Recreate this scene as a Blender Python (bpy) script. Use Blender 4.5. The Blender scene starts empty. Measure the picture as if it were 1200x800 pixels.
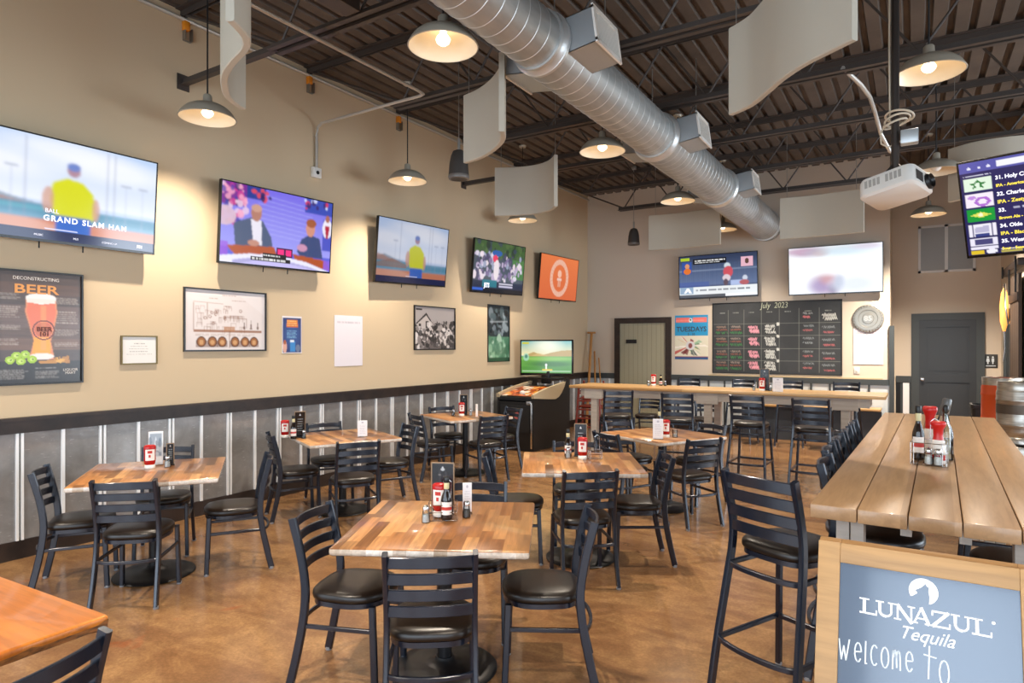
import bpy, bmesh, math, random
import numpy as np
from mathutils import Vector, Matrix, Euler

C = bpy.context.scene.collection
SC = bpy.context.scene
PI = math.pi
R = math.radians

# ------------------------------------------------------------------ camera, light, exposure
SC.view_settings.view_transform = 'Standard'
SC.view_settings.look = 'None'
SC.view_settings.gamma = 1.0
SC.view_settings.use_curve_mapping = False
SC.view_settings.exposure = 0.60

cam_d = bpy.data.cameras.new('camera')
cam = bpy.data.objects.new('camera', cam_d)
C.objects.link(cam)
cam_d.sensor_width = 36.0
cam_d.lens = 752.0 / 1200.0 * 36.0
cam_d.shift_y = 5.0 / 1200.0
cam_d.clip_start = 0.05
cam.location = (0, 0, 1.68)
cam.rotation_euler = (PI / 2, 0, R(32.005))
SC.camera = cam
SC.cycles.use_denoising = True
SC.cycles.max_bounces = 7
SC.cycles.diffuse_bounces = 4
SC.cycles.glossy_bounces = 4
SC.cycles.transmission_bounces = 6
SC.cycles.caustics_reflective = False
SC.cycles.caustics_refractive = False
SC.cycles.sample_clamp_indirect = 6.0

world = bpy.data.worlds.new('world')
SC.world = world
world.use_nodes = True
wb = world.node_tree.nodes['Background']
wb.inputs[0].default_value = (0.62, 0.80, 1.0, 1)
wb.inputs[1].default_value = 1.2

WINDOW_POWER = 62.0          # daylight entering each pane of the shop front
WINDOW_COLOR = (0.80, 0.90, 1.0)
BULB_GLOW = 5.0
BULB_POWER = 250.0
BULB_COLOR = (1.0, 0.86, 0.70)
SCREEN_GAIN = 0.72

def area(name, loc, rot, sx, sy, power, col):
    d = bpy.data.lights.new(name, 'AREA')
    d.shape = 'RECTANGLE'; d.size = sx; d.size_y = sy
    d.energy = power; d.color = col
    o = bpy.data.objects.new(name, d)
    o.location = loc; o.rotation_euler = rot
    C.objects.link(o)
    return o

# panes of the glazed shop front behind the camera: daylight comes through these
WINDOW_X = (-4.6, -1.9, 0.8, 3.5)
for wx in WINDOW_X:
    area('window_and_fill_light', (wx, -2.62, 1.75), (R(90), 0, 0), 2.3, 2.9, WINDOW_POWER, WINDOW_COLOR)
# bar room side windows, right of frame; farthest is added back-wall fill
for wy in (2.0, 6.0, 9.3):
    area('window_and_fill_light', (5.88, wy, 1.9), (0, R(90), 0), 2.4, 2.6, WINDOW_POWER * (1.1 if wy < 8 else 3.2), WINDOW_COLOR)

# ------------------------------------------------------------------ helpers
def lin(c):
    if isinstance(c, str):
        c = [int(c[i:i + 2], 16) / 255 for i in (0, 2, 4)]
    return tuple((x / 12.92 if x <= 0.04045 else ((x + 0.055) / 1.055) ** 2.4) for x in c)

def mat(name, col, rough=0.5, metal=0.0, emit=None, emit_s=0.0, trans=0.0, ior=1.45, coat=0.0, spec=0.5, alpha=1.0):
    m = bpy.data.materials.new(name); m.use_nodes = True
    b = m.node_tree.nodes['Principled BSDF']
    c = lin(col)
    b.inputs['Base Color'].default_value = (*c, 1)
    b.inputs['Roughness'].default_value = rough
    b.inputs['Metallic'].default_value = metal
    b.inputs['Specular IOR Level'].default_value = spec
    if emit:
        b.inputs['Emission Color'].default_value = (*lin(emit), 1)
        b.inputs['Emission Strength'].default_value = emit_s
    if trans:
        b.inputs['Transmission Weight'].default_value = trans
        b.inputs['IOR'].default_value = ior
    if coat:
        b.inputs['Coat Weight'].default_value = coat
        b.inputs['Coat Roughness'].default_value = 0.08
    return m

class NT:
    """small node-tree helper"""
    def __init__(s, m):
        s.t = m.node_tree; s.b = s.t.nodes['Principled BSDF']
    def n(s, typ, **kw):
        nd = s.t.nodes.new(typ)
        for k, v in kw.items():
            setattr(nd, k, v)
        return nd
    def l(s, a, b):
        s.t.links.new(a, b)
    def coords(s, kind='Object', scale=(1, 1, 1)):
        tc = s.n('ShaderNodeTexCoord'); mp = s.n('ShaderNodeMapping')
        mp.inputs['Scale'].default_value = scale
        s.l(tc.outputs[kind], mp.inputs['Vector'])
        return mp.outputs['Vector']
    def noise(s, vec, scale, detail=4, rough=0.55, dist=0.0):
        nd = s.n('ShaderNodeTexNoise')
        nd.inputs['Scale'].default_value = scale; nd.inputs['Detail'].default_value = detail
        nd.inputs['Roughness'].default_value = rough; nd.inputs['Distortion'].default_value = dist
        s.l(vec, nd.inputs['Vector'])
        return nd.outputs['Fac']
    def ramp(s, fac, stops):
        nd = s.n('ShaderNodeValToRGB')
        e = nd.color_ramp.elements
        while len(e) < len(stops):
            e.new(0.5)
        for i, (p, c) in enumerate(stops):
            e[i].position = p; e[i].color = (*lin(c), 1)
        s.l(fac, nd.inputs['Fac'])
        return nd.outputs['Color']
    def mixc(s, fac, a, b, mode='MIX'):
        nd = s.n('ShaderNodeMix', data_type='RGBA', blend_type=mode)
        if isinstance(fac, float): nd.inputs[0].default_value = fac
        else: s.l(fac, nd.inputs[0])
        for i, x in ((6, a), (7, b)):
            if isinstance(x, tuple): nd.inputs[i].default_value = (*x, 1)
            else: s.l(x, nd.inputs[i])
        return nd.outputs[2]
    def math(s, op, a, b=None):
        nd = s.n('ShaderNodeMath', operation=op)
        for i, x in enumerate((a, b)):
            if x is None: continue
            if isinstance(x, (int, float)): nd.inputs[i].default_value = x
            else: s.l(x, nd.inputs[i])
        return nd.outputs[0]
    def bump(s, h, strength=0.2, dist=0.01):
        nd = s.n('ShaderNodeBump'); nd.inputs['Strength'].default_value = strength
        nd.inputs['Distance'].default_value = dist
        s.l(h, nd.inputs['Height']); s.l(nd.outputs[0], s.b.inputs['Normal'])

class MB:
    """collects shapes and links them as ONE mesh object"""
    def __init__(s):
        s.v = []; s.f = []; s.mi = []
        s.cur = 0
    def m(s, i):
        s.cur = i; return s
    def add(s, vs, fs):
        o = len(s.v)
        s.v += [tuple(p) for p in vs]
        for f in fs:
            s.f.append(tuple(i + o for i in f)); s.mi.append(s.cur)
        return s
    def box(s, x0, x1, y0, y1, z0, z1, mtx=None):
        vs = [(x, y, z) for z in (z0, z1) for y in (y0, y1) for x in (x0, x1)]
        if mtx is not None: vs = [mtx @ Vector(p) for p in vs]
        return s.add(vs, [(0, 2, 3, 1), (4, 5, 7, 6), (0, 1, 5, 4), (2, 6, 7, 3), (0, 4, 6, 2), (1, 3, 7, 5)])
    def rbox(s, x0, x1, y0, y1, z0, z1, b=0.004, mtx=None):
        """box with chamfered edges"""
        hx, hy, hz = (x1 - x0) / 2, (y1 - y0) / 2, (z1 - z0) / 2
        b = min(b, hx * .9, hy * .9, hz * .9)
        bm = bmesh.new(); bmesh.ops.create_cube(bm, size=1)
        for v in bm.verts: v.co = Vector((v.co.x * 2 * hx, v.co.y * 2 * hy, v.co.z * 2 * hz))
        bmesh.ops.bevel(bm, geom=bm.edges[:], offset=b, segments=2, affect='EDGES', profile=0.5)
        c = Vector(((x0 + x1) / 2, (y0 + y1) / 2, (z0 + z1) / 2))
        bm.verts.ensure_lookup_table(); bm.verts.index_update()
        vs = [v.co + c for v in bm.verts]
        if mtx is not None: vs = [mtx @ p for p in vs]
        s.add(vs, [[v.index for v in f.verts] for f in bm.faces]); bm.free()
        return s
    def sweep(s, path, prof, up=(0, 0, 1), closed=False, caps=True):
        """profile (list of (a,b)) swept along a path; a along side vector, b along up-ish vector"""
        P = [Vector(p) for p in path]; n = len(P); k = len(prof); vs = []
        for i, p in enumerate(P):
            if closed: t = P[(i + 1) % n] - P[i - 1]
            else: t = P[min(i + 1, n - 1)] - P[max(i - 1, 0)]
            t.normalize()
            u = Vector(up)
            if abs(t.dot(u)) > 0.98: u = Vector((0, 1, 0)) if abs(t.y) < .9 else Vector((1, 0, 0))
            sd = t.cross(u).normalized(); uu = sd.cross(t).normalized()
            for a, b in prof: vs.append(p + sd * a + uu * b)
        fs = []
        for i in range(n if closed else n - 1):
            j = (i + 1) % n
            for q in range(k):
                r = (q + 1) % k
                fs.append((i * k + q, i * k + r, j * k + r, j * k + q))
        if caps and not closed:
            fs.append(tuple(reversed(range(k)))); fs.append(tuple((n - 1) * k + q for q in range(k)))
        return s.add(vs, fs)
    def tube(s, path, r, seg=8, closed=False, caps=True):
        return s.sweep(path, [(r * math.cos(2 * PI * i / seg), r * math.sin(2 * PI * i / seg)) for i in range(seg)], closed=closed, caps=caps)
    def bar(s, path, w, h, up=(0, 0, 1), c=0.25, closed=False):
        a, b = w / 2, h / 2; k = min(a, b) * c * 2 * .6
        pr = [(a, -b + k), (a, b - k), (a - k, b), (-a + k, b), (-a, b - k), (-a, -b + k), (-a + k, -b), (a - k, -b)]
        return s.sweep(path, pr, up=up, closed=closed)
    def lathe(s, prof, seg=24, c=(0, 0, 0), mtx=None, caps=True):
        vs = []; k = len(prof)
        for i in range(seg):
            a = 2 * PI * i / seg
            for r, z in prof: vs.append(Vector((c[0] + r * math.cos(a), c[1] + r * math.sin(a), c[2] + z)))
        if mtx is not None: vs = [mtx @ p for p in vs]
        fs = []
        for i in range(seg):
            j = (i + 1) % seg
            for q in range(k - 1): fs.append((i * k + q, j * k + q, j * k + q + 1, i * k + q + 1))
        if caps:
            if prof[0][0] > 1e-5: fs.append(tuple(reversed([i * k for i in range(seg)])))
            if prof[-1][0] > 1e-5: fs.append(tuple(i * k + k - 1 for i in range(seg)))
        return s.add(vs, fs)
    def prism(s, pts, d, mtx=None, axis='y'):
        """outline in local (x,z), extruded d along +y"""
        k = len(pts)
        vs = [Vector((x, 0, z)) for x, z in pts] + [Vector((x, d, z)) for x, z in pts]
        if mtx is not None: vs = [mtx @ p for p in vs]
        fs = [tuple(range(k)), tuple(reversed(range(k, 2 * k)))]
        for i in range(k):
            j = (i + 1) % k
            fs.append((i, i + k, j + k, j))
        return s.add(vs, fs)
    def rings(s, rings, cap0=True, cap1=True):
        k = len(rings[0]); vs = [p for r in rings for p in r]; fs = []
        for i in range(len(rings) - 1):
            for q in range(k):
                r = (q + 1) % k
                fs.append((i * k + q, i * k + r, (i + 1) * k + r, (i + 1) * k + q))
        if cap0: fs.append(tuple(reversed(range(k))))
        if cap1: fs.append(tuple((len(rings) - 1) * k + q for q in range(k)))
        return s.add(vs, fs)
    def mesh(s, name, mats, smooth=True, angle=35):
        me = bpy.data.meshes.new(name)
        me.from_pydata(s.v, [], s.f)
        for m in (mats if isinstance(mats, (list, tuple)) else [mats]): me.materials.append(m)
        me.polygons.foreach_set('material_index', s.mi)
        bm = bmesh.new(); bm.from_mesh(me)
        bmesh.ops.recalc_face_normals(bm, faces=bm.faces[:])
        bm.to_mesh(me); bm.free()
        if smooth:
            me.shade_smooth(); me.set_sharp_from_angle(angle=R(angle))
        return me
    def build(s, name, mats, parent=None, smooth=True, angle=35, loc=None):
        o = bpy.data.objects.new(name, s.mesh(name, mats, smooth, angle))
        C.objects.link(o)
        if parent is not None: o.parent = parent
        if loc is not None: o.location = loc
        return o

def tag(o, label=None, cat=None, group=None, kind=None):
    if label: o['label'] = label
    if cat: o['category'] = cat
    if group: o['group'] = group
    if kind: o['kind'] = kind
    return o

def thing(name, label, cat, loc=(0, 0, 0), rz=0.0, group=None):
    o = bpy.data.objects.new(name, None); C.objects.link(o)
    o.empty_display_size = 0.1
    o.location = loc; o.rotation_euler = (0, 0, rz)
    return tag(o, label, cat, group)

def copy_tree(o, parent=None):
    c = o.copy(); C.objects.link(c)
    if parent is not None: c.parent = parent
    for ch in [x for x in o.children]:
        copy_tree(ch, c)
    return c

def structure(mb, name, mats, smooth=False, label=None):
    o = mb.build(name, mats, None, smooth)
    o['kind'] = 'structure'
    if label: o['label'] = label
    return o

def facing(o, c, yaw, tilt=0.0, roll=0.0):
    """local x = viewer's right, local -y = out of the face, local z = up"""
    n = Vector((math.cos(yaw) * math.cos(tilt), math.sin(yaw) * math.cos(tilt), -math.sin(tilt)))
    r = Vector((-math.sin(yaw), math.cos(yaw), 0)); u = n.cross(r)
    rr = r * math.cos(roll) + u * math.sin(roll); uu = -r * math.sin(roll) + u * math.cos(roll)
    m = Matrix((rr, -n, uu)).transposed()
    o.location = c
    o.rotation_euler = m.to_euler()

# ---- painted pictures: a fine grid of coloured vertices, for screens and printed sheets
class Canvas:
    def __init__(s, w, h, bg='000000'):
        s.w, s.h = w, h
        s.a = np.zeros((h, w, 3)); s.a[:] = lin(bg)
        yy, xx = np.mgrid[0:h, 0:w]
        s.x = (xx + .5) / w; s.y = (yy + .5) / h          # y runs down
        s.asp = w / h
    def put(s, mask, c, al=1.0):
        c = np.array(lin(c)); m = np.clip(mask, 0, 1)[..., None] * al
        s.a = s.a * (1 - m) + c * m
        return s
    def rect(s, x0, y0, x1, y1, c, al=1.0):
        return s.put(((s.x >= x0) & (s.x <= x1) & (s.y >= y0) & (s.y <= y1)) * 1.0, c, al)
    def ell(s, cx, cy, rx, ry, c, al=1.0, soft=0.0):
        d = np.sqrt(((s.x - cx) / rx) ** 2 + ((s.y - cy) / ry) ** 2)
        return s.put((d <= 1) * 1.0 if soft == 0 else np.clip((1 + soft - d) / (2 * soft), 0, 1), c, al)
    def ring(s, cx, cy, rx, ry, w, c, al=1.0):
        d = np.sqrt(((s.x - cx) / rx) ** 2 + ((s.y - cy) / ry) ** 2)
        return s.put((abs(d - 1) <= w) * 1.0, c, al)
    def poly(s, pts, c, al=1.0):
        ins = np.zeros((s.h, s.w), bool); n = len(pts)
        for i in range(n):
            (x0, y0), (x1, y1) = pts[i], pts[(i + 1) % n]
            if y0 == y1: continue
            cnd = ((y0 > s.y) != (y1 > s.y)) & (s.x < (x1 - x0) * (s.y - y0) / (y1 - y0) + x0)
            ins ^= cnd
        return s.put(ins * 1.0, c, al)
    def line(s, x0, y0, x1, y1, w, c, al=1.0):
        ax, ay = x0 * s.asp, y0; bx, by = x1 * s.asp, y1
        dx, dy = bx - ax, by - ay; L = dx * dx + dy * dy + 1e-9
        t = np.clip(((s.x * s.asp - ax) * dx + (s.y - ay) * dy) / L, 0, 1)
        d = np.hypot(s.x * s.asp - ax - t * dx, s.y - ay - t * dy)
        return s.put(np.clip((w / 2 - d) * s.h + .5, 0, 1), c, al)
    def grad(s, y0, y1, c0, c1):
        t = np.clip((s.y - y0) / (y1 - y0), 0, 1)[..., None]
        col = np.array(lin(c0)) * (1 - t) + np.array(lin(c1)) * t
        m = ((s.y >= y0) & (s.y <= y1))[..., None]
        s.a = np.where(m, col, s.a)
        return s
    def scrib(s, x0, y0, x1, y1, c, rows, rnd, w=0.6, al=0.8):
        """rows of short broken marks, like print too small to read"""
        rh = (y1 - y0) / rows
        for r in range(rows):
            x = x0; yc = y0 + rh * (r + .5); end = x1 - rnd.random() * (x1 - x0) * .25
            while x < end:
                L = (x1 - x0) * (0.04 + rnd.random() * .12)
                s.rect(x, yc - rh * w / 2, min(x + L, x1), yc + rh * w / 2, c, al * (.6 + .4 * rnd.random()))
                x += L + (x1 - x0) * .025
        return s
    def speck(s, x0, y0, x1, y1, cols, n, sz, rnd, al=0.9):
        for i in range(n):
            r = sz * (.5 + rnd.random())
            s.ell(x0 + rnd.random() * (x1 - x0), y0 + rnd.random() * (y1 - y0), r / s.asp, r * (.7 + .9 * rnd.random()), rnd.choice(cols), al)
        return s
    def blur(s, k=1):
        for _ in range(k):
            p = np.pad(s.a, ((1, 1), (1, 1), (0, 0)), mode='edge')
            s.a = (p[1:-1, 1:-1] * 2 + p[:-2, 1:-1] + p[2:, 1:-1] + p[1:-1, :-2] + p[1:-1, 2:]) / 6
        return s

def picture(name, cv, W, H, y, material, parent, ox=0.0, oz=0.0):
    """the canvas as a flat sheet in the local x-z plane, looking along -y"""
    w, h = cv.w, cv.h
    xs = np.linspace(-W / 2, W / 2, w) + ox; zs = np.linspace(H / 2, -H / 2, h) + oz
    gx, gz = np.meshgrid(xs, zs)
    co = np.stack([gx, np.full_like(gx, y), gz], -1).reshape(-1, 3)
    i = np.arange((h - 1) * (w - 1)); r = i // (w - 1); c = i % (w - 1)
    a = r * w + c
    quads = np.stack([a, a + w, a + w + 1, a + 1], -1)
    me = bpy.data.meshes.new(name)
    me.vertices.add(len(co)); me.vertices.foreach_set('co', co.ravel())
    me.loops.add(quads.size); me.loops.foreach_set('vertex_index', quads.ravel().astype(np.int32))
    me.polygons.add(len(quads)); me.polygons.foreach_set('loop_start', (np.arange(len(quads)) * 4).astype(np.int32))
    me.update(calc_edges=True); me.validate()
    at = me.color_attributes.new('print', 'FLOAT_COLOR', 'POINT')
    rgba = np.concatenate([cv.a.reshape(-1, 3), np.ones((w * h, 1))], 1)
    at.data.foreach_set('color', rgba.ravel().astype(np.float32))
    me.materials.append(material)
    o = bpy.data.objects.new(name, me); C.objects.link(o)
    if parent is not None: o.parent = parent
    return o

def text_mesh(body, size, mtx, ext=0.0005, shear=0.0, align='LEFT', spacing=1.0, bold=0.0, sx=1.0):
    cu = bpy.data.curves.new('lettering', 'FONT')
    cu.body = body; cu.size = size; cu.extrude = ext; cu.shear = shear
    cu.align_x = align; cu.align_y = 'CENTER'; cu.space_character = spacing; cu.offset = bold
    cu.resolution_u = 3
    ob = bpy.data.objects.new('lettering', cu); C.objects.link(ob)
    dg = bpy.context.evaluated_depsgraph_get()
    me = bpy.data.meshes.new_from_object(ob.evaluated_get(dg))
    bpy.data.objects.remove(ob); bpy.data.curves.remove(cu)
    me.transform(mtx @ Matrix.Rotation(PI / 2, 4, 'X') @ Matrix.Diagonal((sx, 1, 1, 1)))
    return me

class TXT:
    """several pieces of writing gathered into one mesh"""
    def __init__(s): s.bm = bmesh.new(); s.k = 0
    def add(s, body, size, x, y, z, mi=0, **kw):
        me = text_mesh(body, size, Matrix.Translation((x, y, z)), **kw)
        for p in me.polygons: p.material_index = mi
        s.bm.from_mesh(me); bpy.data.meshes.remove(me)
        return s
    def build(s, name, mats, parent):
        me = bpy.data.meshes.new(name); s.bm.to_mesh(me); s.bm.free()
        for m in (mats if isinstance(mats, (list, tuple)) else [mats]): me.materials.append(m)
        o = bpy.data.objects.new(name, me); C.objects.link(o); o.parent = parent
        return o

def rrect(hx, hy, r, seg=4, cx=0, cy=0):
    pts = []
    for qx, qy, a0 in ((1, 1, 0), (-1, 1, 90), (-1, -1, 180), (1, -1, 270)):
        for i in range(seg + 1):
            a = R(a0 + 90 * i / seg)
            pts.append((cx + qx * (hx - r) + r * math.cos(a), cy + qy * (hy - r) + r * math.sin(a)))
    return pts
# ------------------------------------------------------------------ materials
def m_print(name, rough=0.55, coat=0.0):
    m = mat(name, 'ffffff', rough, coat=coat); t = NT(m)
    a = t.n('ShaderNodeAttribute', attribute_name='print')
    t.l(a.outputs['Color'], t.b.inputs['Base Color'])
    return m
def m_screen(name, gain):
    m = mat(name, '050505', 0.12); t = NT(m)
    a = t.n('ShaderNodeAttribute', attribute_name='print')
    t.l(a.outputs['Color'], t.b.inputs['Emission Color'])
    t.b.inputs['Emission Strength'].default_value = gain
    return m
PRINT = m_print('printed_paper'); PRINT_GLOSS = m_print('printed_poster', 0.25)
SCREEN = m_screen('lit_screen', SCREEN_GAIN)
def m_glow(name, c, s=1.0): return mat(name, '000000', 0.3, emit=c, emit_s=s)
LIT_WHITE = m_glow('lit_white', 'f4f2ff', 0.95); LIT_YELLOW = m_glow('lit_yellow', 'f0d848', 0.95)
LIT_PINK = m_glow('lit_pink', 'ff3080', 0.9); LIT_LAV = m_glow('lit_lavender', 'cfc0f0', 0.9)

WALL = mat('beige_wall_paint', 'd0bb9b', 0.75); t = NT(WALL)
v = t.coords('Object'); n1 = t.noise(v, 90, 3)
t.bump(n1, 0.05, 0.004)
WALL_BACK = mat('pale_beige_wall_paint', 'd2c6b6', 0.75); t = NT(WALL_BACK); t.bump(t.noise(t.coords('Object'), 90, 3), 0.05, 0.004)
TRIM = mat('dark_brown_trim', '2b1f19', 0.45); t = NT(TRIM)
cc = t.ramp(t.noise(t.coords('Object', (1, 1, 1)), 6, 5), [(0.3, '1d1512'), (0.75, '3b2c24')]); t.l(cc, t.b.inputs['Base Color'])
TRIM_BLUE = mat('charcoal_trim', '3e4447', 0.45)
GALV = mat('galvanized_sheet', '8b8a88', 0.42, 0.35); t = NT(GALV)
v = t.coords('Object', (1, 1, 1)); n1 = t.noise(v, 5, 6, .65, .4)
t.l(t.ramp(n1, [(0.28, '878583'), (0.55, '9a9896'), (0.8, 'abaaa8')]), t.b.inputs['Base Color'])
n2 = t.noise(t.coords('Object', (1, 1, 9)), 14, 4)
t.l(t.ramp(n2, [(0.3, '666666'), (0.8, '9a9a9a')]), t.b.inputs['Roughness'])
RIB = mat('highlight_white_batten', 'f4f6f8', 0.3, 0.15)  # galvanized ribs; their window highlights are put into a near-white colour
GALV_LIT = mat('daylit_metal_sheet', 'd4dde2', 0.35, 0.15)  # galvanized sheet again, its daylight put into a paler, bluer colour
DECK = mat('brown_painted_deck', '564b43', 0.6); t = NT(DECK)
t.l(t.ramp(t.noise(t.coords('Object'), 3, 5), [(0.3, '4e443c'), (0.7, '61554b')]), t.b.inputs['Base Color'])
JOIST = mat('brown_painted_steel', '453d38', 0.5)
STEEL = mat('bare_steel', 'a9a6a0', 0.35, 0.9)
CONDUIT = mat('grey_conduit_steel', 'c4c0b8', 0.4, 0.4)
WHITE_PAINT = mat('white_enamel', 'e9e6df', 0.35)
BLACK = mat('black_plastic', '101011', 0.35); BLACK_SOFT = mat('black_matte', '171718', 0.6)
WHITE_PL = mat('white_plastic', 'e6e4de', 0.4)
PAPER = mat('white_paper', 'efedec', 0.6)

# floor: stained and sealed concrete
FLOOR = mat('stained_concrete', '8a6238', 0.4); t = NT(FLOOR)
v = t.coords('Object')
a = t.noise(v, 0.55, 6, .6, 1.2); b = t.noise(t.coords('Object', (1, 2.2, 1)), 1.3, 8, .6, .7); c = t.noise(v, 9, 9, .7, .3)
base = t.ramp(a, [(0.32, '745238'), (0.5, '906a46'), (0.68, 'aa845c')])
vein = t.ramp(b, [(0.3, '4c3422'), (0.44, '825e40'), (0.56, 'ae885c'), (0.7, '7a5436')])
x = t.mixc(0.55, base, vein)
x = t.mixc(t.math('MULTIPLY', t.ramp(c, [(0.4, '000000'), (0.75, 'ffffff')]), 0.6), x, lin('6a4a2d'))
sp = t.noise(v, 2.3, 3, .5, .8)
x = t.mixc(t.math('MULTIPLY', t.ramp(sp, [(0.68, '000000'), (0.75, 'ffffff')]), 0.45), x, lin('9c4a20'))
fn = t.noise(v, 55, 6, .75)
x = t.mixc(t.math('MULTIPLY', t.ramp(fn, [(0.42, 'ffffff'), (0.62, '000000')]), 0.35), x, lin('5a3e28'))
t.l(x, t.b.inputs['Base Color'])
t.l(t.ramp(c, [(0.2, '666666'), (0.9, '8a8a8a')]), t.b.inputs['Roughness'])
t.b.inputs['Coat Weight'].default_value = 0.03; t.b.inputs['Coat Roughness'].default_value = 0.3

# butcher-block table top: strips of mixed hardwood
def planks(name, stops, sw, sl, rough, coat, grain=0.35, along='y', blur=0.0):
    m = mat(name, 'b07a45', rough, coat=coat); t = NT(m)
    tc = t.n('ShaderNodeTexCoord'); oi = t.n('ShaderNodeObjectInfo')
    sx = t.n('ShaderNodeSeparateXYZ'); t.l(tc.outputs['Object'], sx.inputs[0])
    u, w = (sx.outputs[0], sx.outputs[1]) if along == 'y' else (sx.outputs[1], sx.outputs[0])
    ru = t.math('FLOOR', t.math('DIVIDE', t.math('ADD', u, 20.0), sw))
    rnd = t.n('ShaderNodeTexWhiteNoise', noise_dimensions='2D')
    cb = t.n('ShaderNodeCombineXYZ'); t.l(ru, cb.inputs[0]); t.l(oi.outputs['Random'], cb.inputs[1]); t.l(cb.outputs[0], rnd.inputs['Vector'])
    off = t.math('MULTIPLY', rnd.outputs['Value'], sl)
    rw = t.math('FLOOR', t.math('DIVIDE', t.math('ADD', t.math('ADD', w, 20.0), off), sl))
    cb2 = t.n('ShaderNodeCombineXYZ'); t.l(ru, cb2.inputs[0]); t.l(rw, cb2.inputs[1]); t.l(oi.outputs['Random'], cb2.inputs[2])
    r2 = t.n('ShaderNodeTexWhiteNoise', noise_dimensions='3D'); t.l(cb2.outputs[0], r2.inputs['Vector'])
    col = t.ramp(r2.outputs['Value'], stops)
    mp = t.n('ShaderNodeMapping'); mp.inputs['Scale'].default_value = (26, 2.2, 26) if along == 'y' else (2.2, 26, 26)
    ad = t.n('ShaderNodeVectorMath', operation='ADD'); t.l(tc.outputs['Object'], ad.inputs[0]); t.l(r2.outputs['Color'], ad.inputs[1])
    t.l(ad.outputs[0], mp.inputs[0])
    g = t.noise(mp.outputs[0], 1.5, 6, .6, .5)
    gr = t.ramp(g, [(0.28, '4a3220'), (0.62, 'ffffff')])
    t.l(t.mixc(grain, col, gr, 'MULTIPLY'), t.b.inputs['Base Color'])
    return m
BLOCK = planks('butcher_block', [(0.0, '64401f'), (0.2, '8c5a30'), (0.4, 'a66f3e'), (0.65, 'b88350'), (0.85, 'c6945e'), (1.0, '744824')], 0.062, 0.42, 0.30, 0.3, 0.5)
ORANGE_WOOD = planks('orange_varnished_wood', [(0.0, 'c87424'), (0.5, 'd6842e'), (1.0, 'bc681c')], 0.2, 3.0, 0.3, 0.25, 0.4, 'x')
COMMUNAL = planks('tan_table_planks', [(0.0, 'a68664'), (0.5, 'b08e6a'), (1.0, '9a7a58')], 0.17, 9.0, 0.34, 0.2, 0.25)
BAR_TOP = planks('pale_bar_planks', [(0.0, 'c39a63'), (0.5, 'cfa873'), (1.0, 'b98d58')], 0.2, 3.0, 0.35, 0.15, 0.25, 'x')
GREY_WOOD = planks('grey_washed_wood', [(0.0, 'b9b2a8'), (0.5, 'c8c2b8'), (1.0, 'aaa298')], 0.3, 3.0, 0.6, 0.0, 0.2, 'x')
OAK = planks('pale_oak_frame', [(0.0, 'a07c50'), (0.5, 'aa885c'), (1.0, '967248')], 0.3, 3.0, 0.5, 0.0, 0.3, 'x')
BLOCK_EDGE = planks('lacquered_glare_edge', [(0.0, 'b8a48e'), (0.3, 'e6ddd2'), (0.6, 'f0eae2'), (1.0, 'c8b6a2')], 0.062, 0.42, 0.25, 0.8)  # pale unstained edge, palette whitened further to carry window glare
EDGE_BARK = mat('dark_rough_edge', '6b431f', 0.6); t = NT(EDGE_BARK)
t.l(t.ramp(t.noise(t.coords('Object', (1, 1, 3)), 22, 5), [(0.35, '3a2210'), (0.6, '8a5524')]), t.b.inputs['Base Color'])

FRAME = mat('blue_sheen_powder_coat', '151d2c', 0.27, 0.2, spec=0.9)  # navy-black coat; part of the blue is window sheen put into the colour
VINYL = mat('black_vinyl', '1d1612', 0.33); t = NT(VINYL); t.bump(t.noise(t.coords('Object'), 160, 2), 0.04, 0.003)
GLIDE = mat('grey_foot_glide', '8e9094', 0.4)
IRON = mat('black_cast_iron', '131417', 0.4, 0.2)
BAFFLE = mat('grey_beige_felt', 'bdb7a8', 0.85); t = NT(BAFFLE); t.bump(t.noise(t.coords('Object'), 200, 2), 0.05, 0.003)
SHADE_OUT = mat('brushed_nickel_shade', 'b0a898', 0.4, 0.25)
SHADE_IN = mat('white_shade_lining', 'e8dcc4', 0.4)
BULB = mat('lit_bulb', 'ffffff', 0.3, emit='ffe0b4', emit_s=BULB_GLOW)
DUCT = mat('galvanized_duct', 'b4b8b8', 0.42, 0.65); t = NT(DUCT)
t.l(t.ramp(t.noise(t.coords('Object', (3, .6, 3)), 3, 5), [(0.3, 'a2a6a6'), (0.7, 'c0c3c2')]), t.b.inputs['Base Color'])
SEAM = mat('bright_duct_seam', 'd0d2d1', 0.35, 0.7)
BOXM = mat('zinc_box', 'b9c0c4', 0.4, 0.6)
GLASS = bpy.data.materials.new('clear_glass'); GLASS.use_nodes = True
_t = GLASS.node_tree; _t.nodes.remove(_t.nodes['Principled BSDF'])
_tr = _t.nodes.new('ShaderNodeBsdfTransparent'); _tr.inputs[0].default_value = (.93, .96, .96, 1)
_gl = _t.nodes.new('ShaderNodeBsdfGlossy'); _gl.inputs['Roughness'].default_value = .04
_lw = _t.nodes.new('ShaderNodeFresnel'); _lw.inputs[0].default_value = 1.5
_mx = _t.nodes.new('ShaderNodeMixShader')
_t.links.new(_lw.outputs[0], _mx.inputs[0]); _t.links.new(_tr.outputs[0], _mx.inputs[1]); _t.links.new(_gl.outputs[0], _mx.inputs[2])
_t.links.new(_mx.outputs[0], _t.nodes['Material Output'].inputs[0])
RED = mat('red_plastic', 'c01818', 0.3); RED2 = mat('ketchup_red', 'a81212', 0.25)
SAUCE = mat('dark_brown_sauce', '160b08', 0.12, coat=0.3)
CREAM = mat('cream_foil', 'cfc79a', 0.4); LABEL_W = mat('white_label', 'e8e2dc', 0.5)
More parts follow.
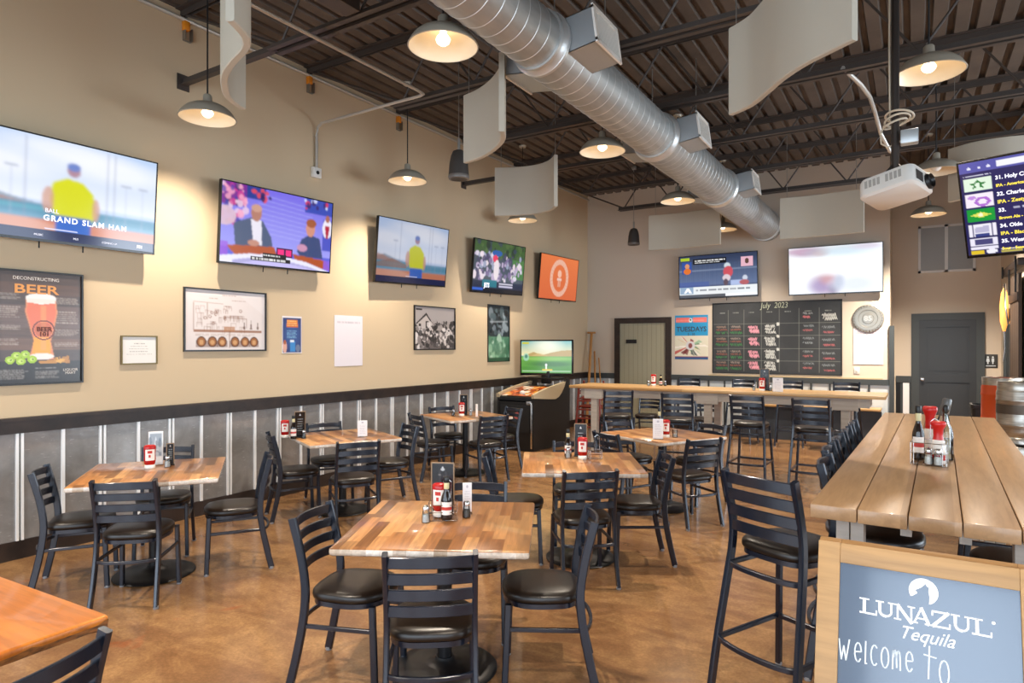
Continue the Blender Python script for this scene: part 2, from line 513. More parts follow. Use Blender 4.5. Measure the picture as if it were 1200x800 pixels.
SALT = mat('white_salt', 'e8e4de', 0.7); PEPPER = mat('grey_pepper', '5d544c', 0.7)
CHROME = mat('chrome', 'd4d4d4', 0.15, 1.0)
SPK = mat('dark_grey_speaker', '3b3734', 0.5)
SLATE = mat('blackboard', '33363a', 0.30); t = NT(SLATE); t.l(t.ramp(t.noise(t.coords('Object'), 4, 5), [(0.3, '2d3034'), (0.7, '3d4146')]), t.b.inputs['Base Color'])
SIGN_SLATE = mat('reflection_blue_slate', '263a52', 0.20, 0.15, spec=1.0, coat=0.6)  # black board with the blue window reflection put into its colour
CHALK = mat('white_chalk', 'd4e0ea', 0.8); INK_W = mat('white_paint_lettering', 'f6f8fa', 0.5)
SAGE = mat('sage_door_paint', 'a8a48c', 0.5)
DOORB = mat('charcoal_door', '303336', 0.4)
# ------------------------------------------------------------------ the room
XL, YB, YA, XR, YF = -6.0, 12.7, 14.0, 6.0, -2.5     # left wall, back wall, alcove wall, right wall, shop front
XC, XA = -0.333, 1.30                                # corner where the back wall ends; alcove side wall
ZD = 4.92                                            # underside of the deck

structure(MB().box(XL - .3, XR + .3, YF - .3, YA + .3, -0.12, 0), 'floor', FLOOR)
structure(MB().box(XL - .2, XL, YF - .2, YB + .2, 0, 5.3), 'wall_left', WALL)
structure(MB().box(XL, XC, YB, YB + .2, 0, 5.3).box(XC - .2, XC, YB + .2, YA, 0, 5.3), 'wall_back', WALL_BACK)
structure(MB().box(XC - .2, XA + .2, YA, YA + .2, 0, 5.3), 'wall_alcove', WALL_BACK)
structure(MB().box(XA, XA + .2, 11.0, YA, 0, 5.3), 'wall_passage', WALL_BACK)
structure(MB().box(XA + .2, XR, 11.0, 11.2, 0, 5.3), 'wall_bar', WALL_BACK)
mb = MB()
for a, b, c, d in ((YF - .2, .6, 0, 5.3), (3.4, 4.6, 0, 5.3), (7.4, 8.0, 0, 5.3), (10.6, 11.2, 0, 5.3), (8.0, 10.6, 0, .5), (8.0, 10.6, 3.3, 5.3), (.6, 3.4, 0, .5), (.6, 3.4, 3.3, 5.3), (4.6, 7.4, 0, .5), (4.6, 7.4, 3.3, 5.3)):
    mb.box(XR, XR + .2, a, b, c, d)
structure(mb, 'wall_right', WALL)
mb = MB()
ed = [XL] + [q for wx in WINDOW_X for q in (wx - 1.2, wx + 1.2)] + [XR]
for i in range(0, len(ed), 2): mb.box(ed[i], ed[i + 1], YF - .2, YF, 0, 5.3)
for wx in WINDOW_X: mb.box(wx - 1.2, wx + 1.2, YF - .2, YF, 0, .22).box(wx - 1.2, wx + 1.2, YF - .2, YF, 3.25, 5.3)
structure(mb, 'wall_front', WALL)
for i, wx in enumerate(WINDOW_X):
    mb = MB()
    for a, b, c, d in ((-1.2, -1.14, .22, 3.25), (1.14, 1.2, .22, 3.25), (-.03, .03, .22, 3.25), (-1.14, 1.14, .22, .3), (-1.14, 1.14, 3.17, 3.25), (-1.14, 1.14, 2.3, 2.36)):
        mb.box(wx + a, wx + b, YF - .14, YF - .06, c, d)
    structure(mb, 'window_%d' % (i + 1), BLACK)

# corrugated roof deck, ribs running away from the camera
mb = MB(); pitch = 0.19; x = XL - .1
while x < XR + .1:
    pr = [(x, ZD), (x + .115, ZD), (x + .13, ZD + .045), (x + .175, ZD + .045)]
    for (xa, za), (xb, zb) in zip(pr, pr[1:] + [(x + pitch, ZD)]):
        mb.add([(xa, YF - .2, za), (xb, YF - .2, zb), (xb, YA + .2, zb), (xa, YA + .2, za)], [(0, 3, 2, 1)])
    x += pitch
mb.box(XL - .2, XR + .2, YF - .2, YA + .2, 5.1, 5.2)
structure(mb, 'ceiling', DECK)

# chair rail and baseboards
structure(MB().box(XL, XL + .035, YF, YB, .99, 1.09).box(XL, XL + .06, YF, YB, 1.09, 1.115), 'trim_1', TRIM)
structure(MB().box(XL + .035, -5.36, YB - .035, YB, .99, 1.10).box(-4.14, XC, YB - .035, YB, 1.0, 1.10), 'trim_2', TRIM_BLUE)
structure(MB().box(XL, XL + .025, YF, YB, 0, .145), 'baseboard_left', TRIM)
structure(MB().box(XL + .025, -5.36, YB - .025, YB, 0, .145).box(-4.14, XC, YB - .025, YB, 0, .145), 'baseboard_back', TRIM)
structure(MB().box(XC - .01, XC + .06, YB - .05, YB + .12, 0, 2.02), 'trim_3', TRIM_BLUE)
structure(MB().box(XC + .06, -.03, YA - .035, YA, 1.0, 1.12).box(1.07, XA, YA - .035, YA, 1.0, 1.12).box(XA - .03, XA, 13.35, YA - .035, 1.0, 1.12), 'trim_4', TRIM_BLUE)

# metal wainscot, raised battens coloured white for their window highlights, left wall
mb = MB(); mb.m(0).box(XL, XL + .012, YF, YB, .145, .99)
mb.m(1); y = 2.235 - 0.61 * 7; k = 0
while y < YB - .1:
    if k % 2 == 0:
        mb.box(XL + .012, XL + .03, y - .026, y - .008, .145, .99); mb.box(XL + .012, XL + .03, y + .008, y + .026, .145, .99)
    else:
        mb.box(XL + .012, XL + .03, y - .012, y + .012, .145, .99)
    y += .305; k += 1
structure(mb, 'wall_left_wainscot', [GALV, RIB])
mb = MB(); mb.m(0).box(XL + .03, -5.36, YB - .012, YB, .145, .99).box(-4.14, XC, YB - .012, YB, .145, 1.0)
mb.m(1); x = -4.0; k = 0
while x < XC - .1:
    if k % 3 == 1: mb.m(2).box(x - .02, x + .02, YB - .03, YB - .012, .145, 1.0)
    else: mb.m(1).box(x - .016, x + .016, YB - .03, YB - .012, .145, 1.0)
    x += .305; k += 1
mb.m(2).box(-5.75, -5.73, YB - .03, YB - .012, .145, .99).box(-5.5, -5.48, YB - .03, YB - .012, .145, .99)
structure(mb, 'wall_back_wainscot', [GALV_LIT, TRIM_BLUE, RIB])
mb = MB(); mb.m(0).box(XC + .06, -.03, YA - .012, YA, 0, 1.0).box(1.07, XA, YA - .012, YA, 0, 1.0)
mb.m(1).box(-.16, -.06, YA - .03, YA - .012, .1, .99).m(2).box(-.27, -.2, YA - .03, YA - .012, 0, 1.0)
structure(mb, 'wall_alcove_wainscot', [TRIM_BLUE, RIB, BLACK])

# doors
def panel_door(name, x0, x1, y, zt, fw, fmat, leaf):
    fr = MB().box(x0, x0 + fw, y - .05, y, 0, zt).box(x1 - fw, x1, y - .05, y, 0, zt).box(x0 + fw, x1 - fw, y - .05, y, zt - fw, zt)
    return structure(fr, name, fmat)
d1 = panel_door('door_1', -5.355, -4.136, YB, 2.26, .115, TRIM, SAGE)
mb = MB(); mb.m(0).box(-5.24, -4.251, YB - .02, YB, 0.01, 2.145)
for i in range(9):
    x = -5.24 + .989 * (i + 1) / 10
    mb.m(1).box(x - .004, x + .004, YB - .0215, YB - .02, 0.01, 2.145)
mb.build('door_leaf', [SAGE, mat('sage_groove', '8f8c76', 0.6)], d1, smooth=False)
MB().rbox(-5.1, -4.87, YB - .04, YB - .02, 1.73, 1.81).build('door_plaque', BLACK_SOFT, d1, False)
d2 = panel_door('door_2', -.027, 1.071, YA, 2.27, .12, TRIM_BLUE, DOORB)
mb = MB(); mb.m(0).box(.093, .951, YA - .02, YA, .01, 2.15)
for a, b, c, d in ((.093, .20, .01, 2.15), (.85, .951, .01, 2.15), (.20, .85, 2.02, 2.15), (.20, .85, 1.02, 1.18), (.20, .85, .01, .2)):
    mb.box(a, b, YA - .04, YA - .02, c, d)
mb.box(.235, .815, YA - .028, YA - .02, 1.225, 1.975).box(.235, .815, YA - .03, YA - .02, .235, .985)
mb.build('door_leaf', DOORB, d2, False)
MB().lathe([(.0, 0), (.035, 0), (.035, .008), (.012, .012), (.012, .04), (.03, .05), (.032, .07), (.02, .082), (0, .084)], 16, mtx=Matrix.Translation((.145, YA - .04, 1.07)) @ Matrix.Rotation(PI / 2, 4, 'X')).build('door_knob', CHROME, d2)
d3 = MB().box(XA - .05, XA, 13.05, 13.17, 0, 2.25).box(XA - .05, XA, 12.0, 12.12, 0, 2.25).box(XA - .05, XA, 12.12, 13.05, 2.13, 2.25)
d3 = structure(d3, 'door_3', TRIM_BLUE)
MB().box(XA - .02, XA, 12.12, 13.05, .01, 2.13).build('door_leaf', DOORB, d3, False)

# ------------------------------------------------------------------ roof joists
ordn = ['nearest the camera', 'second from the camera', 'third from the camera', 'fourth from the camera', 'fifth from the camera', 'sixth from the camera', 'seventh from the camera', 'farthest, beside the back wall']
def joist(y, lab, ext):
    o = thing('roof_joist', lab, 'joist', (0, y, 4.2), 0, 'open-web roof joists')
    zt = ZD - 4.2
    for nm, z0, z1 in (('top_chord', zt - .065, zt), ('bottom_chord', -.01, .055)):
        mb = MB(); x0, x1 = (XL, XR) if nm == 'top_chord' else (XL + 1.35, XR - .2)
        for s in (-1, 1):
            mb.box(x0, x1, s * .045 - .028, s * .045 + .028, z0, z0 + .009) if nm == 'bottom_chord' else mb.box(x0, x1, s * .045 - .028, s * .045 + .028, z1 - .009, z1)
            mb.box(x0, x1, s * .020 - .004, s * .020 + .004, z0, z1)
        mb.build(nm, JOIST, o, False)
    mb = MB(); x = XL + 1.45; st = .46; up = False
    mb.tube([(XL + .05, 0, zt - .05), (XL + 1.45, 0, .03)], .016, 6)
    while x + st < XR - .2:
        mb.tube([(x, 0, .03 if not up else zt - .04), (x + st, 0, zt - .04 if not up else .03)], .012, 6)
        up = not up; x += st
    mb.build('web', JOIST, o)
    if ext:
        MB().box(XL + .005, XL + 1.4, -.03, .03, -.005, .008).box(XL + .005, XL + 1.4, -.006, .006, .008, .06).box(XL + .005, XL + .015, -.06, .06, -.05, .1).build('brace', JOIST, o, False)
YJ = [3.58 + 1.525 * i for i in range(-2, 6)]
for i, y in enumerate(YJ): joist(y, 'brown open-web roof joist under the corrugated deck, ' + ordn[i], i in (2, 5))
# heavy brown tube beam, left of the duct near the camera
tag(MB().rbox(-3.69, -3.54, YF, 3.5, 4.2, 4.3).build('support_channel', JOIST, None, False), 'flat brown steel channel running toward the camera below the deck', 'channel')
# conduit that follows the left wall and one that turns off to a box
tag(MB().tube([(XL + .03, YF, 4.83), (XL + .03, YB, 4.83)], .02, 8).build('wall_conduit', CONDUIT), 'long grey conduit pipe running along the top of the left wall', 'pipe')
cb = thing('outlet_conduit', 'bent grey conduit pipe dropping to a small white box on left wall', 'pipe', (XL, 5.2, 3.72))
p = [(-4.03, YF, 4.13), (-4.03, 4.75, 4.13), (-4.06, 4.86, 4.14), (-4.16, 4.92, 4.16), (-4.6, 5.0, 4.2), (-5.75, 5.2, 4.29), (-5.88, 5.2, 4.29), (-5.95, 5.2, 4.25), (-5.97, 5.2, 4.15), (-5.97, 5.2, 3.78)]
MB().tube([Vector(q) - Vector((XL, 5.2, 3.72)) for q in p], .016, 8).build('pipe', CONDUIT, cb)
MB().rbox(.0, .05, -.06, .06, -.06, .06, .006).build('outlet_box', WHITE_PL, cb)
MB().lathe([(0, 0), (.022, 0), (.022, .006), (0, .006)], 12, mtx=Matrix.Translation((.05, 0, 0)) @ Matrix.Rotation(PI / 2, 4, 'Y')).build('outlet_socket', BLACK_SOFT, cb)
# orange capped wiring stubs up at the joist bearings
for y, lab in ((3.60, 'orange capped steel stub at the wall top, nearest the camera'), (5.10, 'orange capped steel stub at the wall top above the white outlet box'), (6.63, 'orange capped steel stub at the wall top above the third television')):
    o = thing('bearing_stub', lab, 'bracket', (XL, y, 4.70), 0, 'orange capped stubs')
    MB().rbox(0, .05, -.03, .03, 0.03, .12, .008).build('orange_cap', mat('orange_cap', 'e08a1c', .5) if 'orange_cap' not in bpy.data.materials else bpy.data.materials['orange_cap'], o)
    MB().box(0, .05, -.022, -.014, -.06, .03).box(0, .05, .05, .058, -.06, .06).box(0, .02, -.022, .058, -.065, -.058).build('stirrup', STEEL, o, False)

# ------------------------------------------------------------------ spiral duct
du = thing('spiral_duct', 'large round galvanized spiral duct hanging below the joists', 'duct', (-2.32, 3, 3.9))
def dsec(y0, y1, r, name='duct_section'):
    mb = MB(); rot = Matrix.Rotation(-PI / 2, 4, 'X')          # lathe axis z -> +y
    tr = Matrix.Translation((0, y0 - 3, 0)) @ rot
    prof = [(r, 0)]; mi = []
    n = max(2, int((y1 - y0) / .135)); st = (y1 - y0) / n
    mb.m(0)
    for i in range(n):
        mb.m(0).lathe([(r, i * st + .008), (r, (i + 1) * st)], 40, mtx=tr, caps=False)
        mb.m(1).lathe([(r, i * st), (r + .0025, i * st + .002), (r + .0025, i * st + .006), (r, i * st + .008)], 40, mtx=tr, caps=False)
    return mb.build(name, [DUCT, SEAM], du)
SEC = [(-2.45, 4.02, .205), (4.14, 6.50, .225), (6.62, 9.08, .25), (9.20, 12.69, .27)]
for a, b, r in SEC: dsec(a, b, r)
for (a, b, r), (a2, b2, r2) in zip(SEC, SEC[1:]):
    tr = Matrix.Translation((0, b - 3, 0)) @ Matrix.Rotation(-PI / 2, 4, 'X')
    MB().lathe([(r, 0), (r + .016, .0), (r + .016, .035), (r + .004, .04), (r2 + .004, .085), (r2 + .012, .09), (r2 + .012, .12), (r2, .12)], 40, mtx=tr, caps=False).build('collar', SEAM, du)
tr = Matrix.Translation((0, 12.45 - 3, 0)) @ Matrix.Rotation(-PI / 2, 4, 'X')
MB().lathe([(.27, 0), (.29, 0), (.29, .03), (.27, .03)], 40, mtx=tr, caps=False).build('collar', SEAM, du)
def register(y, side, r, w=.42, h=.26, dep=.2):
    s = 1 if side > 0 else -1
    m = Matrix.Translation((0, y - 3, 0)) @ Matrix.Rotation(-s * R(8), 4, 'Y') @ Matrix.Scale(s, 4, (1, 0, 0))
    mb = MB(); x0, x1 = r * .8, r + dep
    for a, b, c, d in ((-w / 2, w / 2, -h / 2, -h / 2 + .006), (-w / 2, w / 2, h / 2 - .006, h / 2), (-w / 2, -w / 2 + .006, -h / 2, h / 2), (w / 2 - .006, w / 2, -h / 2, h / 2)):
        mb.box(x0, x1, a, b, c, d, m)
    mb.box(x0 + .02, x0 + .026, -w / 2, w / 2, -h / 2, h / 2, m)
    b = mb.build('register_box', BOXM, du, False)
    g = MB()
    g.box(x1 - .012, x1 + .004, -w / 2 - .015, w / 2 + .015, h / 2 - .02, h / 2 + .012, m).box(x1 - .012, x1 + .004, -w / 2 - .015, w / 2 + .015, -h / 2 - .012, -h / 2 + .02, m)
    g.box(x1 - .012, x1 + .004, -w / 2 - .015, -w / 2 + .02, -h / 2, h / 2, m).box(x1 - .012, x1 + .004, w / 2 - .02, w / 2 + .015, -h / 2, h / 2, m)
    n = 16
    for i in range(n):
        q = -w / 2 + .02 + (w - .04) * (i + .5) / n
        g.box(x1 - .03, x1 - .002, q - .003, q + .003, -h / 2 + .02, h / 2 - .02, m)
    g.build('grille', WHITE_PAINT, b, False)
for y, r in ((4.36, .225), (6.84, .25), (9.42, .27)):
    register(y, 1, r)
for y, r in ((4.50, .225), (6.95, .25), (9.5, .27)):
    register(y, -1, r)
for y, r in ((4.75, .225), (7.2, .25), (2.2, .205)):
    for s in (-1, 1): MB().tube([(s * (r + .004), y - 3, 0.0), (s * (r + .004), y - 3, 1.0)], .006, 6).build('hanger_rod', STEEL, du)
# ------------------------------------------------------------------ pendant lamps
def bulb_light(name, loc, power):
    d = bpy.data.lights.new(name, 'SPOT'); d.energy = power; d.spot_size = R(128); d.spot_blend = 0.85; d.color = BULB_COLOR; d.shadow_soft_size = 0.03
    o = bpy.data.objects.new(name, d); C.objects.link(o); o.location = loc
    return o
def pendant(x, y, lab, zrim=3.70, lit=True, ztop=4.915, pw=1.0):
    o = thing('pendant_lamp', lab, 'lamp', (x, y, zrim), 0, 'dome pendant lamps')
    r = .235
    out = [(r, .0), (r + .006, .004), (r + .002, .012), (.226, .032), (.205, .064), (.170, .096), (.125, .120), (.075, .134), (.048, .139), (.040, .146), (.037, .205), (.028, .216), (.012, .22), (0, .22)]
    MB().lathe(out, 36, caps=False).build('lamp_shade', SHADE_OUT, o, True, 50)
    MB().lathe([(r - .002, .002), (.220, .030), (.198, .062), (.163, .092), (.12, .114), (.07, .128), (.03, .132), (0, .132)], 36, caps=False).build('shade_lining', SHADE_IN, o, True, 60)
    MB().lathe([(0, .012), (.022, .016), (.042, .032), (.05, .052), (.042, .07), (.024, .09), (.02, .13)], 12).build('bulb', BULB if lit else WHITE_PL, o)
    MB().tube([(0, 0, .218), (0, 0, ztop - zrim)], .007, 6).build('cord', BLACK_SOFT, o)
    MB().lathe([(0, ztop - zrim - .03), (.05, ztop - zrim - .03), (.062, ztop - zrim - .01), (.062, ztop - zrim), (0, ztop - zrim)], 20).build('ceiling_canopy', SHADE_OUT, o)
    if lit:
        l = bulb_light('lamp_light', (0, 0, .004), BULB_POWER * pw); l.parent = o
    return o
rn = ['nearest the camera', 'second from the camera', 'third from the camera', 'farthest from the camera']
for i, (x, y) in enumerate([(-5.33, .70), (-5.33, 3.41), (-5.28, 6.02), (-5.36, 8.9)]):
    pendant(x, y, ['lit nickel dome pendant along left wall, behind the camera', 'lit nickel dome pendant above the first two televisions, beside left wall', 'lit nickel dome pendant above the third television, beside left wall', 'lit nickel dome pendant under the curved felt panel by left wall'][i], pw=.75)
for i, (x, y) in enumerate([(-2.7, .70), (-2.70, 3.44), (-2.75, 6.18), (-2.80, 8.87), (-2.82, 11.45)]):
    pendant(x, y, ['lit nickel dome pendant left of the duct, above the camera', 'large lit nickel dome pendant left of the duct, nearest in view', 'lit nickel dome pendant left of the duct, second in view', 'lit nickel dome pendant left of the duct, third in view', 'lit nickel dome pendant below the far end of the duct'][i])
pendant(.10, 5.75, 'bright nickel dome pendant just right of the projector pole', 3.72)
pendant(.22, 8.6, 'unlit nickel dome pendant half hidden behind the white projector', 3.62, False)
pendant(.20, 11.7, 'lit nickel dome pendant before the grey wall grille in the alcove', 3.68, pw=3.0)
pendant(.10, .9, 'lit nickel dome pendant above and behind the sandwich board', 3.7)
pendant(3.0, 3.4, 'lit nickel dome pendant over the bar room, out to the right', 3.7)
pendant(3.0, 7.4, 'lit nickel dome pendant over the bar room, farther to the right', 3.7)

# ------------------------------------------------------------------ acoustic felt panels hung from the joists
def smooth_path(pts, n=6):
    P = [Vector((a, b, 0)) for a, b in pts]; out = []
    for i in range(len(P) - 1):
        p0 = P[max(i - 1, 0)]; p1 = P[i]; p2 = P[i + 1]; p3 = P[min(i + 2, len(P) - 1)]
        for k in range(n):
            t = k / n
            out.append(.5 * ((2 * p1) + (p2 - p0) * t + (2 * p0 - 5 * p1 + 4 * p2 - p3) * t * t + (3 * p1 - p0 - 3 * p2 + p3) * t ** 3))
    out.append(P[-1]); return out
def baffle(pts, z0, z1, lab, th=.045):
    P = smooth_path(pts); c = sum(P, Vector()) / len(P)
    o = thing('acoustic_panel', lab, 'acoustic panel', (c.x, c.y, z0), 0, 'felt acoustic panels')
    k = [(-th / 2, 0.006), (-th / 2 + .006, 0), (th / 2 - .006, 0), (th / 2, .006), (th / 2, z1 - z0 - .006), (th / 2 - .006, z1 - z0), (-th / 2 + .006, z1 - z0), (-th / 2, z1 - z0 - .006)]
    MB().sweep([p - c for p in P], k).build('felt_body', BAFFLE, o, True, 30)
    for q in (P[2], P[-3]):
        MB().tube([(q.x - c.x, q.y - c.y, z1 - z0 - .03), (q.x - c.x, q.y - c.y, 4.92 - z0)], .004, 5).build('hanging_wire', STEEL, o)
baffle([(-4.02, 2.84), (-3.93, 2.67), (-3.77, 2.53), (-3.60, 2.42), (-3.40, 2.34), (-3.19, 2.27), (-3.07, 2.18), (-2.98, 2.03)], 3.35, 4.05, 'tall curved felt panel hanging edge-on beside the nearest left wall pendant')
baffle([(-3.48, 4.76), (-3.29, 4.71), (-3.08, 4.60), (-2.90, 4.46), (-2.79, 4.33), (-2.72, 4.20)], 3.35, 3.97, 'curved felt panel hanging beside the dark pendant speaker and the duct')
baffle([(-4.57, 6.90), (-4.30, 7.02), (-4.05, 7.06), (-3.85, 7.0), (-3.72, 6.90), (-3.63, 6.80)], 3.35, 3.97, 'curved felt panel above the fourth television near left wall')
baffle([(-1.12, 4.79), (-.96, 4.68), (-.82, 4.50), (-.70, 4.33), (-.55, 4.17), (-.40, 4.06), (-.27, 3.97)], 3.35, 3.98, 'large curved felt panel hanging left of the projector pole')
baffle([(-3.93, 10.82), (-3.5, 10.88), (-3.1, 10.85), (-2.69, 10.78)], 3.35, 3.96, 'flat felt panel hanging above the television beside the blue poster')
baffle([(-1.74, 10.58), (-1.36, 10.62), (-.98, 10.6), (-.60, 10.55)], 3.32, 3.95, 'flat felt panel hanging right of the duct end')
baffle([(.36, 9.05), (.55, 8.9), (.8, 8.84), (1.1, 8.9), (1.4, 9.0)], 3.35, 3.97, 'curved felt panel hanging behind the beer list screen')

# ------------------------------------------------------------------ hanging loudspeakers
def speaker(x, y, zb, lab, s=1.0):
    o = thing('pendant_speaker', lab, 'loudspeaker', (x, y, zb), 0, 'pendant speakers')
    MB().lathe([(0, .01), (.085, 0), (.104, .006), (.108, .03), (.104, .06), (.096, .16), (.08, .24), (.06, .285), (.03, .3), (0, .3)], 28).build('speaker_body', SPK, o)
    MB().lathe([(.085, -.002), (.104, .0), (.109, .012), (.109, .035), (.106, .04)], 28, caps=False).build('speaker_rim', mat('grey_speaker_rim', '6a6662', .4) if 'grey_speaker_rim' not in bpy.data.materials else bpy.data.materials['grey_speaker_rim'], o)
    MB().tube([(0, 0, .3), (0, 0, .42)], .016, 8).tube([(0, 0, .4), (0, 0, 4.9 - zb)], .005, 6).rbox(-.04, .04, -.03, .03, 4.86 - zb, 4.92 - zb).build('suspension_cable', STEEL, o)
speaker(-3.98, 5.33, 3.40, 'dark pendant loudspeaker hanging left of the curved felt panel')
speaker(-4.28, 11.0, 3.50, 'dark pendant loudspeaker hanging in front of the back wall')

# ------------------------------------------------------------------ projector on its pole
pj = thing('projector', 'white ceiling projector tilted on a dark pole', 'projector', (-.10, 4.95, 2.73))
pm = Matrix.Rotation(R(-25), 4, 'Z') @ Matrix.Rotation(R(-9), 4, 'Y') @ Matrix.Rotation(R(-13), 4, 'X')
mb = MB()
oz = lambda q, z: [pm @ Vector((a, b, z)) for a, b in q]
mb.rings([oz(rrect(.165, .125, .05), -.075), oz(rrect(.18, .14, .055), -.06), oz(rrect(.18, .14, .055), .035), oz(rrect(.17, .13, .05), .06), oz(rrect(.14, .10, .05), .068)])
mb.build('projector_body', WHITE_PL, pj, True, 40)
SLOT = mat('grey_vent_slots', 'a8a6a0', .5)
for k in (0, 5):
    mb = MB()
    for i in range(k, k + 4): mb.box(-.125 + .027 * i, -.107 + .027 * i, -.1415, -.137, -.018, .034, pm)
    mb.build('vent_grille', SLOT, pj, False)
MB().lathe([(0, 0), (.05, 0), (.055, .015), (.045, .03), (.035, .012), (0, .01)], 20, mtx=pm @ Matrix.Translation((.172, .05, -.01)) @ Matrix.Rotation(PI / 2, 4, 'Y')).build('lens', BLACK, pj)
MB().box(.1795, .182, -.10, -.02, -.045, .02, pm).build('port_panel', SPK, pj, False)
mb = MB().tube([(0, 0, .06), (0, 0, 4.9 - 2.73)], .024, 10).rbox(-.07, .07, -.06, .06, .055, .085, .006)
for q in ((-.06, .05), (.06, .05), (-.06, -.05), (.06, -.05)): mb.tube([(q[0], q[1], .085), (q[0] * .3, q[1] * .3, .14)], .007, 6)
mb.build('mounting_pole', mat('dark_pole', '3a3431', .4, .6), pj)
MB().rbox(.03, .13, -.05, .03, .27, .36, .006).build('junction_box', BOXM, pj)
mb = MB()
for k in range(3):
    mb.tube([((.065 + .008 * k) * math.cos(a) + .012 * k, (.065 + .008 * k) * math.sin(a), .42 + .022 * k + .02 * math.cos(a + k)) for a in [2 * PI * i / 20 for i in range(20)]], .007, 6, closed=True)
mb.tube([(-.065, 0, .42), (-.085, 0, .36), (-.08, 0, .30), (-.04, 0, .27), (.03, 0, .30)], .006, 6).tube([(-.03, .01, .45), (-.035, .01, 1.0), (-.03, .01, 1.6), (-.06, .0, 2.1)], .006, 6)
mb.build('cable_coil', mat('pale_cable', 'c9bda8', .5), pj)
# flexible conduit and loose cables strung from joists
tag(MB().tube([(-.55, 6.6, 4.23), (-.42, 6.9, 4.15), (-.36, 7.2, 4.12), (-.35, 7.9, 4.2), (-.30, 8.1, 4.0), (-.22, 8.3, 3.85), (-.2, 9.4, 4.1)], .02, 8).build('flexible_conduit', CONDUIT), 'pale flexible conduit strung between joists left of the projector', 'conduit')
tag(MB().tube([(-.02, 5.1, 4.26), (-.3, 5.12, 4.18), (-.55, 5.1, 4.27)], .008, 6).tube([(.05, 5.1, 4.3), (.25, 5.1, 4.22), (.6, 5.1, 4.28)], .008, 6).tube([(-.6, 4.2, 4.3), (-.45, 4.3, 4.1), (-.3, 4.4, 4.2), (-.45, 4.5, 4.3)], .008, 6).build('loose_cable', bpy.data.materials['pale_cable']), 'pale loose cable looped over the joists around the projector pole', 'cable')
# ------------------------------------------------------------------ televisions
rnd = random.Random(7)
BEZEL = mat('black_bezel', '0d0d0f', 0.25)
def television(lab, c, yaw, tilt, roll, W, cv, H=None, name='television', mount=True, wall_x=None, group=None, logo=True):
    H = H or W * .572
    o = thing(name, lab, 'television' if name == 'television' else 'screen', c, 0, group)
    facing(o, c, yaw, tilt, roll)
    MB().rbox(-W / 2, W / 2, 0, .035, -H / 2, H / 2, .006).rbox(-W * .36, W * .36, .03, .075, -H * .36, H * .3, .012).build('television_body', BEZEL, o, True, 30)
    b = .012
    mb = MB()
    for a in ((-W / 2, W / 2, H / 2 - b, H / 2), (-W / 2, W / 2, -H / 2, -H / 2 + b * 1.7), (-W / 2, -W / 2 + b, -H / 2, H / 2), (W / 2 - b, W / 2, -H / 2, H / 2)):
        mb.box(a[0], a[1], -.006, .0, a[2], a[3])
    mb.build('bezel', BEZEL, o, False)
    picture('screen', cv, W - 2 * b, H - 2.7 * b, -.003, SCREEN, o, 0, b * .35)
    if mount:
        MB().box(-.2, .2, .07, .10, -.2, .2).box(-.03, .03, .08, .17, -.05, .05).tube([(-.16, .06, -.2), (-.16, .05, -H / 2 - .05)], .006, 6).tube([(.16, .06, -.2), (.16, .05, -H / 2 - .05)], .006, 6).build('wall_mount', BLACK_SOFT, o, False)
    return o

def ballfield(seed, fade=False):
    r = random.Random(seed); c = Canvas(176, 100, 'c9d8f2')
    c.grad(0, .62, 'b9cff0', 'e9eefa')
    c.ell(.75, .2, .3, .12, 'f4f6fc', .8, .5).ell(.15, .3, .25, .12, 'f2f4fb', .8, .5).ell(.5, .1, .3, .1, 'f6f7fd', .7, .5)
    c.poly([(0, .60), (.1, .56), (.25, .62), (.4, .66), (1, .70), (1, .76), (0, .76)], '7c8ea0', .8)
    c.poly([(0, .56), (.07, .57), (.16, .62), (.3, .66), (.3, .7), (0, .7)], 'b07860', .7)
    c.rect(0, .66, 1, .80, '3f8aa8', .85).rect(0, .68, .4, .72, '58a5b8', .7)
    c.rect(0, .80, 1, .92, 'cf8060').poly([(0, .80), (.3, .80), (.7, .92), (0, .92)], 'd9a08a', .8)
    for x in (.30, .715, .755): c.line(x, .03, x, .80, .008, '8890a8', .9)
    for x in (.235, .82, .92): c.line(x, .33, x, .78, .005, 'a8b0c4', .8).rect(x - .03, .32, x + .03, .335, 'a8b0c4', .8)
    c.poly([(.43, .42), (.50, .36), (.58, .38), (.64, .48), (.66, .70), (.62, .80), (.46, .80), (.42, .62)], 'd6d81c')
    c.ell(.535, .28, .035, .06, 'b08a9a').ell(.535, .24, .036, .04, '6f86c8').ell(.41, .60, .03, .13, 'd09a80', .8).ell(.655, .64, .02, .12, 'd09a80', .8)
    c.rect(.45, .74, .63, .92, '3468c4').blur(4)
    c.rect(0, .905, 1, 1, '1c2450').rect(.4, .885, .56, .892, 'e8e8ff')
    return c
tv_c = ballfield(3)
tv1 = television('large lit television at far left showing a player in yellow, above the beer poster', (-5.85, 2.51, 2.925), 0.0, .076, 0, 1.458, tv_c)
T = TXT()
T.add('GRAND SLAM HAM', .062, -.16, -.0045, -.225, spacing=1.25, bold=.002).add('BALL', .045, -.15, -.0045, -.165)
T.add('UFA', .022, -.55, -.0045, -.365).add('MUSIC', .022, -.22, -.0045, -.365).add('MLS', .022, .06, -.0045, -.365).add('COMING UP', .022, .28, -.0045, -.365).add('FS1', .036, .57, -.0045, -.363, bold=.002)
T.build('screen_lettering', LIT_WHITE, tv1)

